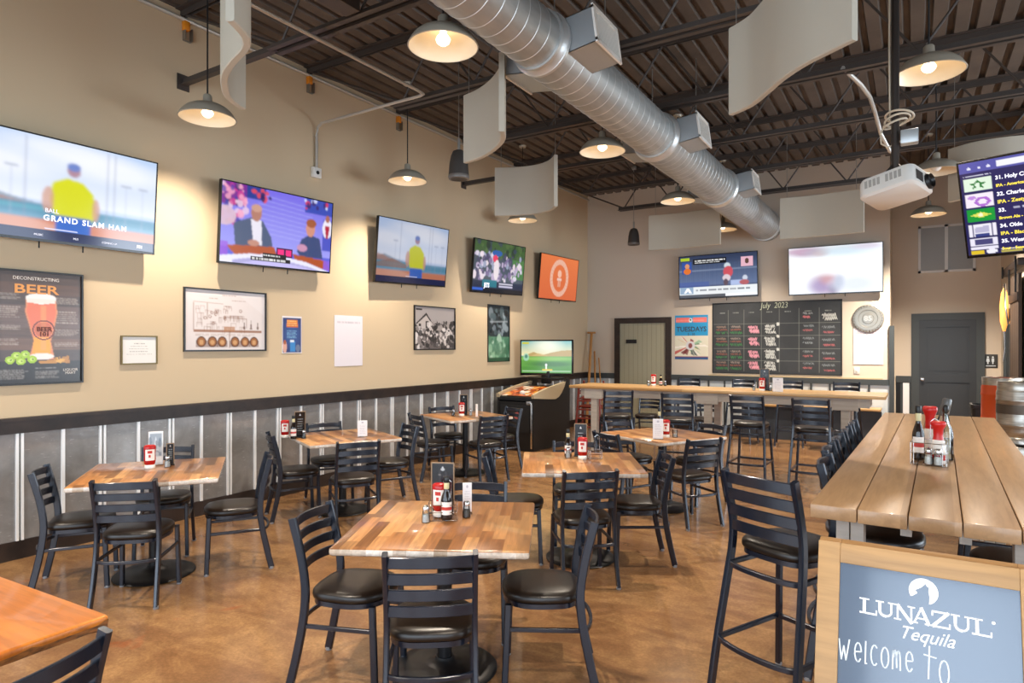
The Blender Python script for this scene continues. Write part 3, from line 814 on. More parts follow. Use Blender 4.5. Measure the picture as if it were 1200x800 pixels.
c = Canvas(176, 100, '5a60d8'); c.grad(0, .8, '7468e0', '9c9cf0')
for i in range(9): c.line(.3, .08 + i * .06, .8, .14 + i * .06, .006, 'c6c8fa', .6)
c.rect(.0, .0, .2, .28, '7a2a90').speck(0, 0, .2, .5, ['d04090', 'f0a0c0', '3a3aa0', '402060', 'e8c8e0'], 50, .035, rnd, .8)
c.rect(.2, .0, .36, .16, '2a3c90').speck(.25, .04, .4, .16, ['d84a5a', '2a2060'], 8, .03, rnd)
c.rect(.72, .0, 1, .2, '3a4cb0').speck(.72, .02, .95, .2, ['d03a60', '3a2a70', 'c8d0f8'], 14, .03, rnd)
c.ell(.03, .42, .09, .12, 'd8b8c8', .9)
c.poly([(.10, .50), (.24, .40), (.34, .42), (.42, .62), (.44, .78), (.12, .78)], '4a5878').poly([(.24, .42), (.33, .42), (.34, .74), (.27, .74)], 'e4e0ec')
c.ell(.285, .33, .045, .11, 'b07a6a').ell(.285, .27, .045, .05, 'c89a88').ell(.27, .72, .05, .04, 'c08a78')
c.poly([(.66, .76), (.70, .58), (.78, .50), (.88, .54), (.92, .82), (.7, .82)], '3a4a78').ell(.785, .42, .045, .11, 'd0907c').ell(.79, .34, .05, .06, 'a05a3a').ell(.71, .70, .05, .05, 'c890b0')
c.rect(.91, .26, 1, .7, '4a54c0').ell(.955, .38, .05, .14, 'eae4f0').ell(.955, .24, .022, .05, 'a86a5a').poly([(.93, .34), (.98, .34), (.965, .52), (.945, .52)], 'b02040')
c.poly([(.05, .78), (.45, .74), (.5, .92), (.12, .9)], 'b0522c').poly([(.62, .80), (.95, .84), (1, .97), (.66, .92)], 'b0522c').rect(0, .74, .06, .92, '9a50d8', .8).rect(.93, .84, 1, .98, '8a60e0', .8)
c.poly([(0, .92), (.25, .86), (.5, .845), (.75, .89), (1, 1), (0, 1)], 'e8e6f8').poly([(.1, .96), (.3, .9), (.5, .89), (.8, .96), (.9, 1), (.1, 1)], '6a60c0', .6).poly([(.15, 1), (.3, .94), (.5, .925), (.75, .97), (.85, 1)], 'c4bcf0')
c.blur(2)
c.rect(.47, .745, .62, .86, '50104a').rect(.485, .765, .54, .835, 'f02a80').rect(.555, .765, .61, .835, 'f02a80')
c.rect(.35, .835, .56, .885, '18161c').rect(.25, .89, .6, .94, '18161c').scrib(.36, .84, .55, .88, 'ffffff', 1, rnd).scrib(.26, .895, .59, .935, 'ffffff', 1, rnd)
television('lit television with two seated talk show hosts on violet set, on left wall', (-5.85, 4.595, 2.937), .008, .093, .02, 1.454, c)
c = ballfield(5); c.a *= .62; c.a[..., 2] *= 1.05
c.poly([(0, .70), (.2, .62), (.4, .70), (.4, .76), (0, .76)], '7a5a50', .7)
television('dimmer lit television with ballfield and yellow shirt, third along left wall', (-5.85, 6.808, 2.948), .015, .114, .031, 1.492, c)
c = Canvas(150, 86, '48505a'); c.rect(0, 0, 1, .3, '3f5a34').speck(0, 0, 1, .3, ['2c3a2c', '50683c', '3a4450'], 40, .05, rnd)
c.rect(.75, .3, 1, .7, '4c7a44').speck(.02, .25, .95, .75, ['dcd4e4', 'b8a8c4', '7a6a90', 'e8d8e0', '4a4460', '9aa0b8'], 120, .05, rnd)
c.ell(.43, .22, .10, .06, '2a5aa0').ell(.40, .33, .05, .07, 'e03a5a').ell(.43, .55, .05, .2, 'e4d8dc').rect(.0, .78, 1, .92, '2a3046').rect(.18, .76, .45, .9, '2a7484').rect(.5, .8, .78, .83, 'dcd8e8').rect(.5, .85, .78, .88, 'c8c4dc').rect(0, .92, 1, 1, '181a24').rect(0, .92, .2, .97, '3a64c8').blur(1)
tv4 = television('lit television with a crowded ball game, fourth along left wall', (-5.85, 8.978, 2.971), -.022, .104, .024, 1.495, c)
T = TXT(); T.add('JETS', .1, -.42, -.0045, -.30, bold=.004, sx=.8); T.build('screen_lettering', LIT_WHITE, tv4)
c = Canvas(120, 70, 'd8703e'); c.grad(0, 1, 'dc7440', 'cf6238')
c.ring(.5, .5, .21, .37, .16, 'e2b8a4', .85).ring(.5, .5, .17, .30, .05, 'd8703e', .6)
for i in range(28):
    a = 2 * PI * i / 28; c.line(.5 + .185 * math.cos(a), .5 + .325 * math.sin(a), .5 + .225 * math.cos(a), .5 + .395 * math.sin(a), .012, 'd07a50', .7)
c.ell(.5, .40, .05, .09, 'e8b49c').rect(.44, .5, .56, .55, 'e2c0b4').rect(.465, .55, .49, .7, 'dca890').rect(.51, .55, .535, .7, 'dca890').blur(1)
television('lit television with plain orange picture and pale round emblem, nearest the corner', (-5.85, 11.1, 2.99), -.025, .092, .011, 1.495, c)
c = Canvas(176, 100, '4a5878'); c.grad(0, .7, '2c3650', '5a6c92')
for i in range(40): c.line(.025 * i, .2, .025 * i, .72, .004, '7a8cac', .5)
c.rect(0, .34, 1, .37, '8a98b4', .6).rect(0, .62, .4, .75, '3450a0', .5).ell(.63, .28, .04, .07, 'c8d4dc').ell(.64, .42, .06, .13, 'c8505c').ell(.62, .56, .05, .08, 'd8c8d0').ell(.61, .66, .03, .08, '5a4a58').ell(.85, .58, .03, .06, 'c8d0e0').rect(.67, .62, .86, .74, 'b8c8f0', .8).ell(.84, .68, .06, .06, 'b05a60').blur(2)
c.rect(.02, .04, .14, .11, 'a8c030').rect(.04, .14, .17, .42, '30509a').ell(.11, .24, .03, .06, 'd0906a').ell(.11, .36, .05, .07, 'd8702c').rect(.19, .08, .62, .21, '14161c').rect(.80, .10, .95, .32, 'e0b0c0').ell(.875, .2, .025, .06, '5a4038').rect(0, .74, 1, .92, 'e4e8ea').rect(.01, .74, .19, .9, '90a8c0').rect(0, .92, .6, .98, '50545c').rect(.6, .92, 1, .98, 'f0f0f2').rect(0, .98, 1, 1, '2a2c34')
c.poly([(.06, .88), (.10, .76), (.13, .76), (.17, .88), (.13, .88), (.115, .83), (.09, .88)], 'f6f6fa').scrib(.22, .78, .95, .86, '485060', 1, rnd).scrib(.21, .10, .6, .145, 'ffffff', 1, rnd).scrib(.21, .155, .55, .19, 'ffffff', 1, rnd)
television('lit television with batter highlights and white score strip, on back wall above blue poster', (-3.196, 12.56, 3.023), -1.55, .023, .01, 1.483, c)
c = Canvas(150, 86, 'f2f4f8'); c.ell(.2, .1, .2, .1, 'a0708c', .9, .5).ell(.1, .08, .12, .05, 'b890a8', .8, .5).ell(.36, .14, .08, .06, 'c88a80', .7, .5).ell(.6, .12, .3, .1, 'b8ccd8', .8, .6).ell(.85, .06, .15, .06, 'cfc0d4', .7, .5)
c.ell(.42, .78, .14, .22, 'b88a9c', .9, .6).ell(.36, .84, .14, .16, '9a84b4', .8, .5).ell(.42, .7, .07, .1, 'c8908c', .7, .6).ell(.49, .92, .05, .1, '6a5a80', .8, .6).ell(.72, .82, .22, .16, 'd4d8e4', .9, .5).ell(.55, .76, .05, .16, 'a8b0c4', .7, .5).ell(.5, .45, .6, .14, 'ffffff', .7, .5).blur(4)
television('bright lit television with a blurred white picture, right on the back wall', (-1.174, 12.56, 3.018), -1.576, .081, .002, 1.494, c)

# beer list screen hung from the deck
c = Canvas(170, 98, '2c2a5c'); c.rect(0, 0, 1, .115, '5a5aa8').rect(.18, .03, 1, .09, 'f0f0fa')
for x in (.05, .10, .145): c.ell(x, .07, .008, .014, 'e8e8ff')
ys = [.17, .335, .50, .66, .82]
c.rect(.02, ys[0], .15, ys[0] + .14, 'dff0dc').poly([(.085, ys[0] + .02), (.10, ys[0] + .055), (.13, ys[0] + .055), (.105, ys[0] + .08), (.115, ys[0] + .12), (.085, ys[0] + .095), (.055, ys[0] + .12), (.065, ys[0] + .08), (.04, ys[0] + .055), (.07, ys[0] + .055)], '2f7a3c').ell(.085, ys[0] + .075, .012, .02, 'dff0dc')
c.rect(.02, ys[1], .15, ys[1] + .14, 'f2e8f4').ring(.1, ys[1] + .09, .03, .04, .3, 'b070d0').ell(.05, ys[1] + .04, .02, .02, 'c090dc')
c.rect(.02, ys[2], .15, ys[2] + .13, '1f9a3c').poly([(.035, ys[2] + .065), (.085, ys[2] + .035), (.135, ys[2] + .065), (.085, ys[2] + .095)], 'e0e060').ell(.085, ys[2] + .065, .012, .02, 'f4f4d0')
c.rect(.02, ys[3], .15, ys[3] + .14, 'ece8f4').rect(.035, ys[3], .042, ys[3] + .14, '3a3868').rect(.128, ys[3], .135, ys[3] + .14, '3a3868').poly([(.05, ys[3] + .04), (.12, ys[3] + .02), (.12, ys[3] + .09), (.05, ys[3] + .1)], 'b8b4d0').rect(.05, ys[3] + .11, .12, ys[3] + .135, '3a4484')
c.rect(.02, ys[4], .15, ys[4] + .075, 'e8e4f4').rect(.04, ys[4] + .008, .13, ys[4] + .068, '4a4878').rect(.02, ys[4] + .085, .15, ys[4] + .115, 'e8e4f4')
c.scrib(.02, .135, .15, .155, 'e8e8ff', 1, rnd).scrib(.165, .945, .6, .962, 'e8e8ff', 1, rnd).scrib(.165, .97, .8, .99, 'e0d050', 1, rnd).scrib(.24, .512, .75, .545, 'e8e8ff', 1, rnd)
c.rect(.02, .945, .08, .99, 'e0c030').ell(.12, .965, .028, .025, 'eceaf4')
ms = television('hanging lit screen with the numbered beer list, top right of the room', (.887, 5.503, 2.654), -1.882, .378, 0, 1.23, c, .705, 'beer_list_screen', False)
T = TXT()
rows = [('31. Holy City Overlook', 'IPA - American 7.0% ABV'), ('32. Charles Towne Fermentory', 'IPA - Zesty - 7% ABV'), ('33.', 'Brown Ale - Porter - 5.4% ABV'), ('34. Olde Hickory', 'IPA - Black - 7% ABV'), ('35. Westbrook Brewing', 'Sour - Seasonal - 10.5% ABV')]
zt = [.19, .075, -.04, -.152, -.262]
for i, (a, b) in enumerate(rows):
    big = .036
    T.add(a, big, -.40, -.0045, zt[i] + .015, 0, bold=.0012).add(b, .034 if i in (1, 3) else .027, -.40, -.0045, zt[i] - .04, 1, bold=.001)
T
T.build('beer_list_lettering', [LIT_WHITE, LIT_YELLOW], ms)
MB().box(-.2, .2, .07, .1, -.18, .18).build('mount_plate', BLACK_SOFT, ms, False)
m = ms.matrix_basis.inverted()
arm = MB().tube([m @ Vector((.887 + .03, 5.503 + .12, 2.7)), m @ Vector((.93, 5.63, 4.9))], .022, 10)
arm.build('ceiling_pole', BLACK_SOFT, ms)

# ------------------------------------------------------------------ prints and frames on the walls
def hung(name, lab, cat, c, yaw, W, H, cv=None, frame=None, fw=.015, fd=.02, pm=PRINT, group=None):
    o = thing(name, lab, cat, c, 0, group); facing(o, c, yaw)
    if frame is not None:
        mb = MB()
        for a in ((-W / 2, W / 2, H / 2 - fw, H / 2), (-W / 2, W / 2, -H / 2, -H / 2 + fw), (-W / 2, -W / 2 + fw, -H / 2 + fw, H / 2 - fw), (W / 2 - fw, W / 2, -H / 2 + fw, H / 2 - fw)):
            mb.box(a[0], a[1], -fd, 0, a[2], a[3])
        mb.box(-W / 2 + fw, W / 2 - fw, -.004, 0, -H / 2 + fw, H / 2 - fw)
        mb.build('picture_frame', frame, o, False)
        picture('print', cv, W - 2 * fw, H - 2 * fw, -.006, pm, o)
    else:
        MB().box(-W / 2, W / 2, -.003, 0, -H / 2, H / 2).build('sheet_backing', PAPER, o, False)
        picture('print', cv, W, H, -.0035, pm, o)
    return o
XW = XL + .002
# beer poster
c = Canvas(110, 160, '4a362c'); r = random.Random(2)
for i in range(10):
    c.rect(0, i / 10, 1, i / 10 + .098, r.choice(['5c4438', '6e5040', '4c3c36', '7a5844', '665048']))
    for k in range(6): y = i / 10 + r.random() * .09; c.line(r.random() * .6, y, .3 + r.random() * .7, y + .01, .004, '2e2622', .5)
c.rect(0, .80, 1, 1, '24201f').rect(0, 0, 1, .10, '3a3432', .5)
for a, b in ((.18, .27), (.31, .42), (.47, .53), (.60, .66)): c.scrib(.03, a, .26, b, 'd0c4b8', 6, r, .4, .55)
for a, b in ((.2, .28), (.34, .46), (.5, .57), (.62, .68)): c.scrib(.66, a, .97, b, 'd0c4b8', 6, r, .4, .55)
c.scrib(.03, .87, .36, .96, 'c8c2bc', 7, r, .4, .6).scrib(.44, .86, .72, .96, 'c8c2bc', 7, r, .4, .6)
c.poly([(.33, .235), (.68, .235), (.70, .36), (.655, .52), (.62, .62), (.655, .74), (.66, .79), (.37, .79), (.375, .74), (.42, .62), (.38, .52), (.32, .36)], 'd8895a').poly([(.345, .27), (.665, .27), (.685, .36), (.64, .52), (.6, .62), (.63, .73), (.4, .73), (.43, .62), (.395, .52), (.335, .36)], 'dc6a4c', .8)
c.poly([(.42, .58), (.61, .58), (.62, .74), (.40, .74)], 'f0a030').poly([(.5, .3), (.56, .3), (.56, .7), (.5, .7)], 'e8a060', .5)
c.ell(.505, .235, .18, .05, 'f2e8e4').rect(.335, .235, .675, .275, 'ecdcd4').ell(.515, .76, .145, .03, 'ece0dc').blur(1)
c.ring(.535, .52, .125, .085, .07, '6a2a18').ell(.535, .52, .105, .07, 'b05a34', .6)
for q in ((.15, .79), (.27, .80), (.40, .785), (.22, .75), (.32, .74)): c.ell(q[0], q[1], .055, .034, '9cc42a').ell(q[0], q[1], .03, .018, 'c4dc6a').ell(q[0] + .01, q[1], .012, .008, '6a9420')
c.poly([(.46, .805), (.8, .78), (.86, .80), (.8, .82), (.5, .825)], 'c48a3c', .9).speck(.68, .77, .84, .81, ['b07a34', 'd8a850'], 16, .012, r)
o = hung('beer_poster', 'dark framed beer poster with a tall glass, under the far left television', 'poster', (XW, 2.385, 1.825), 0, .62, .914, c, BLACK, .014, .02, PRINT_GLOSS)
T = TXT(); T.add('BEER', .10, -.03, -.0075, .305, 0, align='CENTER', bold=.002, sx=1.45).add('DECONSTRUCTING', .036, -.03, -.0075, .392, 1, align='CENTER').add('BEER', .05, .025, -.0075, -.012, 2, align='CENTER', bold=.001).add('101', .05, .025, -.0075, -.052, 2, align='CENTER', bold=.001).add('LIQUOR', .03, .215, -.0075, -.345, 1, align='CENTER').add('MART', .03, .215, -.0075, -.372, 1, align='CENTER')
T.build('poster_lettering', [mat('orange_print', 'e09a50', .4), mat('pale_print', 'e4dcd4', .5), mat('dark_red_print', '5a2010', .5)], o)
# certificate
c = Canvas(70, 54, 'ece9e4'); r = random.Random(4)
for i, wd in enumerate((.3, .5, .6, .56, .74)): c.scrib(.5 - wd / 2, .24 + i * .1, .5 + wd / 2, .275 + i * .1, '4a4a4a', 1, r, .7, .6)
hung('framed_certificate', 'small framed white certificate with gold-brown frame, right of the beer poster', 'picture', (XW, 3.167, 1.641), 0, .325, .262, c, mat('gilt_frame', '6a5a34', .4, .5), .012, .015)
# brewery drawing
c = Canvas(150, 100, 'ddd5d4'); r = random.Random(9); br = '7a4a28'
for x in (.85,): c.poly([(.6, .0), (1, 0), (1, .4)], 'e2dcdc', .8)
c.scrib(.28, .12, .40, .15, br, 1, r).scrib(.44, .06, .62, .09, br, 1, r).scrib(.56, .14, .78, .17, br, 1, r).scrib(.48, .24, .56, .28, br, 1, r)
for i in range(46):
    x = .12 + r.random() * .6; y = .25 + r.random() * .38
    if x > .5: y = max(y, .42)
    w, h = .02 + r.random() * .05, .03 + r.random() * .08
    c.line(x, y, x + w, y, .006, br, .7).line(x, y, x, y + h, .006, br, .7).line(x + w, y, x + w, y + h, .006, br, .6)
for i in range(10): c.ring(.14 + r.random() * .55, .3 + r.random() * .3, .015, .022, .3, br, .7)
c.line(.1, .22, .1, .66, .012, br, .8).line(.26, .22, .26, .48, .012, br, .8).line(.1, .2, .45, .22, .008, br, .7).line(.46, .44, .75, .46, .01, br, .8).line(.75, .46, .75, .62, .01, br, .8)
for x in (.72, .81, .9): c.poly([(x - .015, .64), (x, .48), (x + .015, .64)], '5a3a24', .8)
c.rect(.1, .66, .95, .70, '8a5228', .85).rect(.46, .6, .6, .68, 'b07a4c', .7).line(.53, .68, .53, .96, .014, br, .8)
for i, x in enumerate((.19, .32, .44, .6, .73, .85)):
    c.rect(x - .065, .84, x + .065, .95, '6a3a1c', .6).ell(x, .86, .055, .09, '9a6238').ring(x, .86, .05, .08, .12, '4a2812').ell(x, .87, .025, .045, 'c89a68')
c.scrib(.12, .72, .9, .77, br, 2, r, .5, .5).blur(1)
hung('brewery_drawing', 'black framed brown ink drawing of an old brewery with barrels', 'picture', (XW, 4.05, 1.938), 0, .935, .63, c, BLACK, .016, .02)
# small blue poster
c = Canvas(50, 80, 'e6e2e6'); r = random.Random(6)
c.rect(.04, .05, .96, .97, '2a3c74').ell(.5, .5, .4, .3, '3a5c9c', .7, .5).rect(.25, .10, .78, .22, 'e0863c').rect(.22, .2, .8, .3, 'd06a34').scrib(.25, .11, .78, .28, 'f0d890', 3, r, .4).scrib(.25, .38, .75, .6, '8ac0e0', 5, r, .5).ell(.14, .82, .1, .16, 'd8a898').ell(.14, .70, .06, .06, 'a85a3a').rect(.4, .68, .66, .95, '3a86c8').ell(.8, .86, .12, .1, '6a7894').rect(.4, .64, .6, .7, 'dce8f0').blur(1)
hung('blue_flyer', 'small blue and orange paper flyer, right of the brewery drawing', 'flyer', (XW, 4.868, 1.805), 0, .27, .42, c)
# white notices; the square code on each is left off
c = Canvas(40, 56, 'e6e0e6'); r = random.Random(8); c.scrib(.1, .12, .9, .17, 'b0a8b4', 1, r, .8, .8)
hung('white_notice', 'plain white paper notice alone on left wall, right of the blue flyer', 'notice', (XW, 5.735, 1.742), 0, .47, .63, c, group=None)
# black-and-white photograph
c = Canvas(110, 80, 'b0a8a6'); r = random.Random(12)
c.poly([(.03, .45), (.28, .14), (.46, .44), (.44, .62), (.03, .62)], 'c4bcb8').poly([(.28, .14), (.46, .42), (.43, .42), (.28, .2), (.05, .42), (.03, .40)], '2c2826').rect(.26, .34, .34, .56, '2a2624').rect(.1, .4, .15, .52, '3a3634')
c.rect(0, .55, 1, 1, '6a6260').speck(.02, .4, .98, .98, ['221e1e', '2e2a2a', 'd4ccc8', '8a8280', '4a4444', 'e4dedc'], 190, .045, r, .9).speck(.45, .34, .98, .5, ['221e1e', '3a3434', 'a8a09c'], 40, .04, r, .9).rect(.04, .05, .18, .09, '2a2626')
hung('crowd_photograph', 'framed black and white photograph of a crowd beside a house', 'picture', (XW, 7.446, 1.938), 0, .96, .64, c, BLACK, .016, .02)
# tall dark green poster
c = Canvas(70, 100, '26302e'); r = random.Random(13)
c.rect(0, 0, 1, .56, '2a3438').speck(.1, .08, .9, .5, ['4a5a60', '8a9aa4', '1a2022', '6a7680'], 40, .05, r).line(.1, .3, .9, .28, .02, 'a8b4bc', .7).rect(0, .56, 1, 1, '5a8a70').speck(0, .6, 1, .95, ['8ab89a', '3a6a50', 'b8d8c4', '4a7a60'], 50, .06, r, .7).rect(0, .93, 1, 1, '2a4a38').blur(2)
hung('green_poster', 'tall dark poster with pale green lower half, on left wall near the corner', 'poster', (XW, 9.166, 1.89), 0, .68, .965, c, BLACK, .012, .015, PRINT_GLOSS)

YW = YB - .002
c = Canvas(90, 120, '2a9ad0'); r = random.Random(21)
c.rect(.03, .06, .46, .17, 'f07a72').rect(.54, .06, .95, .17, 'f07a72').scrib(.04, .1, .45, .15, 'f8a098', 1, r).scrib(.55, .1, .94, .15, 'f8a098', 1, r).ell(.48, .12, .05, .05, 'f0f0f0').ell(.48, .11, .025, .025, '2a2a2a')
c.rect(0, .46, 1, .93, 'e0dcc8')
for i in range(34):
    a = r.random() * 2 * PI; d = .12 + r.random() * .5; x, y = .47 + d * math.cos(a), .69 + d * .46 * math.sin(a); y = min(max(y, .47), .90)
    c.poly([(.47, .69), (x - .05, y), (x + .05, min(y + .05, .92))], r.choice(['c02a2a', 'e8d850', '3a7a4a', 'f0ece0', '7a1a28', 'd89a40', '9ac0a0', 'f4f0e8', '2a4a50']), .85)
c.ell(.47, .69, .14, .1, 'd8d8dc').ell(.47, .69, .06, .06, '8a4a48').rect(0, .46, 1, .465, '1c8ac0').rect(0, .93, 1, .95, '8a2038').rect(0, .95, 1, 1, '2a5a90').blur(1)
o = hung('tuesdays_poster', 'blue poster reading TUESDAYS with colourful fan of pictures, right of sage door', 'poster', (-3.735, YW, 1.85), -PI / 2, .66, .875, c)
T = TXT(); T.add('TUESDAYS', .135, 0, -.005, .155, align='CENTER', bold=.003, sx=.93).add('5 - 10', .075, 0, -.005, .055, align='CENTER', sx=.8, bold=.001); T.build('poster_lettering', mat('dark_print', '3a3e4c', .5), o)

# chalkboard calendar
c = Canvas(320, 190, '35383b'); r = random.Random(31)
c.speck(0, 0, 1, 1, ['3a3d40', '303336', '3e4144'], 60, .12, r, .4).blur(3)
cols = [.02, .13, .26, .40, .54, .69, .84]
for x in cols[1:]: c.line(x, .1, x, .97, .006, '8a9088', .7)
for y in (.30, .47, .65, .82): c.line(.01, y, .99, y, .006, '8a9088', .65)
for x in cols: c.scrib(x + .04, .13, x + .09, .15, 'a8b0a8', 1, r, .9, .6)
def chalk(x, y, w, n, colr, hgt=.03, al=.85):
    for k in range(n):
        px, py = x, y
        N = 14
        for q in range(N):
            nx, ny = x + w * (q + 1) / N, y + hgt * (.5 if q % 2 else -.5) * (.4 + .6 * r.random())
            if r.random() > .16: c.line(px, py, nx, ny, .0085, colr, al)
            px, py = nx, ny
        y += .045; x += .008
for k, y in enumerate((.34, .51, .69, .85)):
    chalk(.03, y, .08, 1, 'a08878', .03, .6); chalk(.03, y + .04, .09, 1, 'a8604c', .02, .6); chalk(.025, y + .085, .10, 1, '3a8a4a', .035, .8)
    chalk(.15, y, .08, 1, 'a8988c', .03, .6); chalk(.145, y + .04, .09, 1, 'a8604c', .02, .6); chalk(.145, y + .085, .10, 1, '3a8a4a', .035, .8)
    for j in (0, .045, .06): chalk(.295 + j * .2, y + .01 + j, .075, 1, 'e8a0b0', .05, .95)
    for j in (0, .04, .08): chalk(.425 + j * .1, y + j, .08, 1, 'dce0dc', .045, .9)
    chalk(.52, y - .03, .02, 1, 'dce0dc', .04, .6)
    chalk(.72, y, .08, 1, '9aa4a8', .03, .5); chalk(.72, y + .06, .07, 1, 'b86a6a' if k != 1 else '9aa4a8', .025, .7); chalk(.86, y + .02, .09, 1, '9aa4a8', .03, .5); chalk(.87, y + .09, .08, 1, 'c06a70', .025, .7)
chalk(.72, .22, .05, 1, 'c06a70', .03, .9); chalk(.86, .2, .1, 2, 'd8dcd8', .05, .9); chalk(.72, .17, .07, 1, 'a0a8ac', .03, .6)
o = hung('chalkboard_calendar', 'large chalkboard calendar with chalk grid and pink writing, on back wall', 'chalkboard', (-2.19, YW, 1.828), -PI / 2, 2.26, 1.355, c, BLACK_SOFT, .012, .015)
T = TXT(); T.add('July  2023', .15, .0, -.0075, .60, align='CENTER', shear=.15, sx=.8); T.build('chalk_lettering', mat('dull_chalk', 'b8c0a8', .8), o)
MB().box(-1.2, 1.75, -.03, 0, -.735, -.705).build('chalk_ledge', mat('beige_ledge', 'c4b08c', .6), o, False)

# round stamped metal plate, notice and switch on the right of the board
o = thing('round_metal_plate', 'round stamped silver metal plate above the white notice on back wall', 'wall plate', (-.66, YW - .006, 2.15)); facing(o, (-.66, YW - .006, 2.15), -PI / 2)
mx = Matrix.Rotation(PI / 2, 4, 'X')
mb = MB(); mb.lathe([(.24, 0), (.24, .012), (.235, .016), (.205, .018), (.20, .03), (.15, .032), (.145, .024), (.09, .026), (.085, .036), (.0, .04)], 40, mtx=mx, caps=False)
for i in range(30):
    a = 2 * PI * i / 30; mb.box(-.008, .008, -.026, -.014, .20, .235, Matrix.Rotation(a, 4, 'Y'))
mb.build('plate_body', mat('stamped_silver', 'a8a49a', .35, .8), o)
T = TXT(); T.add('85', .12, 0, -.042, 0, align='CENTER', bold=.004, ext=.002); T.build('raised_number', mat('raised_silver', 'c8c6c0', .35, .6), o)
c = Canvas(40, 56, 'd8d2da'); r = random.Random(8); c.scrib(.1, .12, .9, .17, 'a8a0ac', 1, r, .8, .8)
hung('white_notice', 'plain white paper notice under the round metal plate on back wall', 'notice', (-.66, YW - .003, 1.67), -PI / 2, .455, .63, c)
o = thing('light_switch', 'small white light switch low on back wall, under the notice', 'switch', (-.834, YW, 1.248)); facing(o, (-.834, YW, 1.248), -PI / 2)
MB().rbox(-.045, .045, -.008, 0, -.06, .06, .003).build('switch_plate', WHITE_PL, o); MB().rbox(-.012, .012, -.016, -.006, -.022, .022, .002).build('rocker', WHITE_PAINT, o)

# alcove: return-air grille and restroom sign
o = thing('wall_grille', 'white framed grey double air grille high above the charcoal door', 'grille', (.51, YA - .002, 3.44)); facing(o, (.51, YA - .002, 3.44), -PI / 2)
W, H = .86, .86; mb = MB()
for a in ((-W / 2, W / 2, H / 2 - .04, H / 2), (-W / 2, W / 2, -H / 2, -H / 2 + .04), (-W / 2, -W / 2 + .04, -H / 2, H / 2), (W / 2 - .04, W / 2, -H / 2, H / 2), (-.025, .025, -H / 2, H / 2)): mb.box(a[0], a[1], -.03, 0, a[2], a[3])
mb.build('grille_frame', mat('pale_grey_frame', 'e2e2e0', .5), o, False)
mb = MB(); n = 40
for i in range(n):
    z = -H / 2 + .04 + (H - .08) * (i + .5) / n
    mb.box(-W / 2 + .04, -.025, -.02, -.004, z - .006, z + .003).box(.025, W / 2 - .04, -.02, -.004, z - .006, z + .003)
mb.box(-W / 2 + .03, W / 2 - .03, -.003, 0, -H / 2 + .03, H / 2 - .03)
mb.build('louvres', mat('grey_louvre', 'b4b5b3', .5), o, False)
o = thing('restroom_sign', 'small dark restroom sign with white figures, right of the charcoal door', 'sign', (1.155, YA - .002, 1.41)); facing(o, (1.155, YA - .002, 1.41), -PI / 2)
MB().rbox(-.1, .1, -.008, 0, -.12, .12, .003).build('sign_plate', mat('sign_grey', '3a3c3e', .4), o)
mb = MB()
for x in (-.04, .03): mb.lathe([(0, -.002), (.015, -.002), (.015, .002), (0, .002)], 12, mtx=Matrix.Translation((x, -.009, .07)) @ mx); mb.prism([(x - .018, .05), (x + .018, .05), (x + .026 * (1 if x < 0 else .7), -.01), (x + .01, -.01), (x + .008, -.05), (x - .008, -.05), (x - .01, -.01), (x - .026 * (1 if x < 0 else .7), -.01)], -.002, Matrix.Translation((0, -.008, 0)))
mb.box(-.07, .07, -.0095, -.008, -.09, -.075)
mb.build('sign_figures', CHALK, o, False)
# ------------------------------------------------------------------ ladder-back chairs and bar stools
def seat_into(o, zs, w=.40, d=.40):
    """cushion with its rounded front, and the steel tray under it"""
    def outline(k, e=0):
        pts = []
        n = 40
        for i in range(n):
            a = 2 * PI * i / n
            ca, sa = math.cos(a), math.sin(a)
            p = 2.0 / (3.4 if sa < 0 else 2.5)
            x = math.copysign(abs(ca) ** p, ca) * (w / 2) * k; y = math.copysign(abs(sa) ** p, sa) * (d / 2) * k
            if y < 0: x *= .97
            pts.append((x, y + .005))
        return pts
    lay = lambda k, z: [Vector((x, y, z)) for x, y in outline(k)]
    MB().rings([lay(.93, zs - .045), lay(.985, zs - .04), lay(1.0, zs - .028), lay(.99, zs - .012), lay(.94, zs - .001), lay(.80, zs + .006), lay(.45, zs + .010), lay(.12, zs + .011)]).build('seat', VINYL, o, True, 70)
    MB().rings([lay(.90, zs - .072), lay(.95, zs - .07), lay(.95, zs - .046), lay(.90, zs - .046)]).build('seat_frame', FRAME, o, True, 40)

def ladder_back(o, zbase, ztop, yb, lean, nsl=4, x=.185, stp=.072, sh=.048):
    mb = MB(); st = stp; n = 12
    for k in range(nsl):
        zc = ztop - .033 - k * st
        for_t = lambda z: yb - lean * max(0, (z - zbase)) / (ztop - zbase)
        path = []
        for i in range(n + 1):
            u = -1 + 2 * i / n
            path.append((u * (x - .006), for_t(zc) - .034 * (1 - u * u), zc + (.006 * (1 - u * u))))
        mb.bar(path, .013, sh, c=.4)
    return mb.build('backrest', FRAME, o, True, 40)

def glide(leg, x, y):
    MB().lathe([(0, 0), (.015, 0), (.017, .004), (.016, .018), (.0, .018)], 10, c=(x, y, 0)).build('foot_glide', GLIDE, leg)

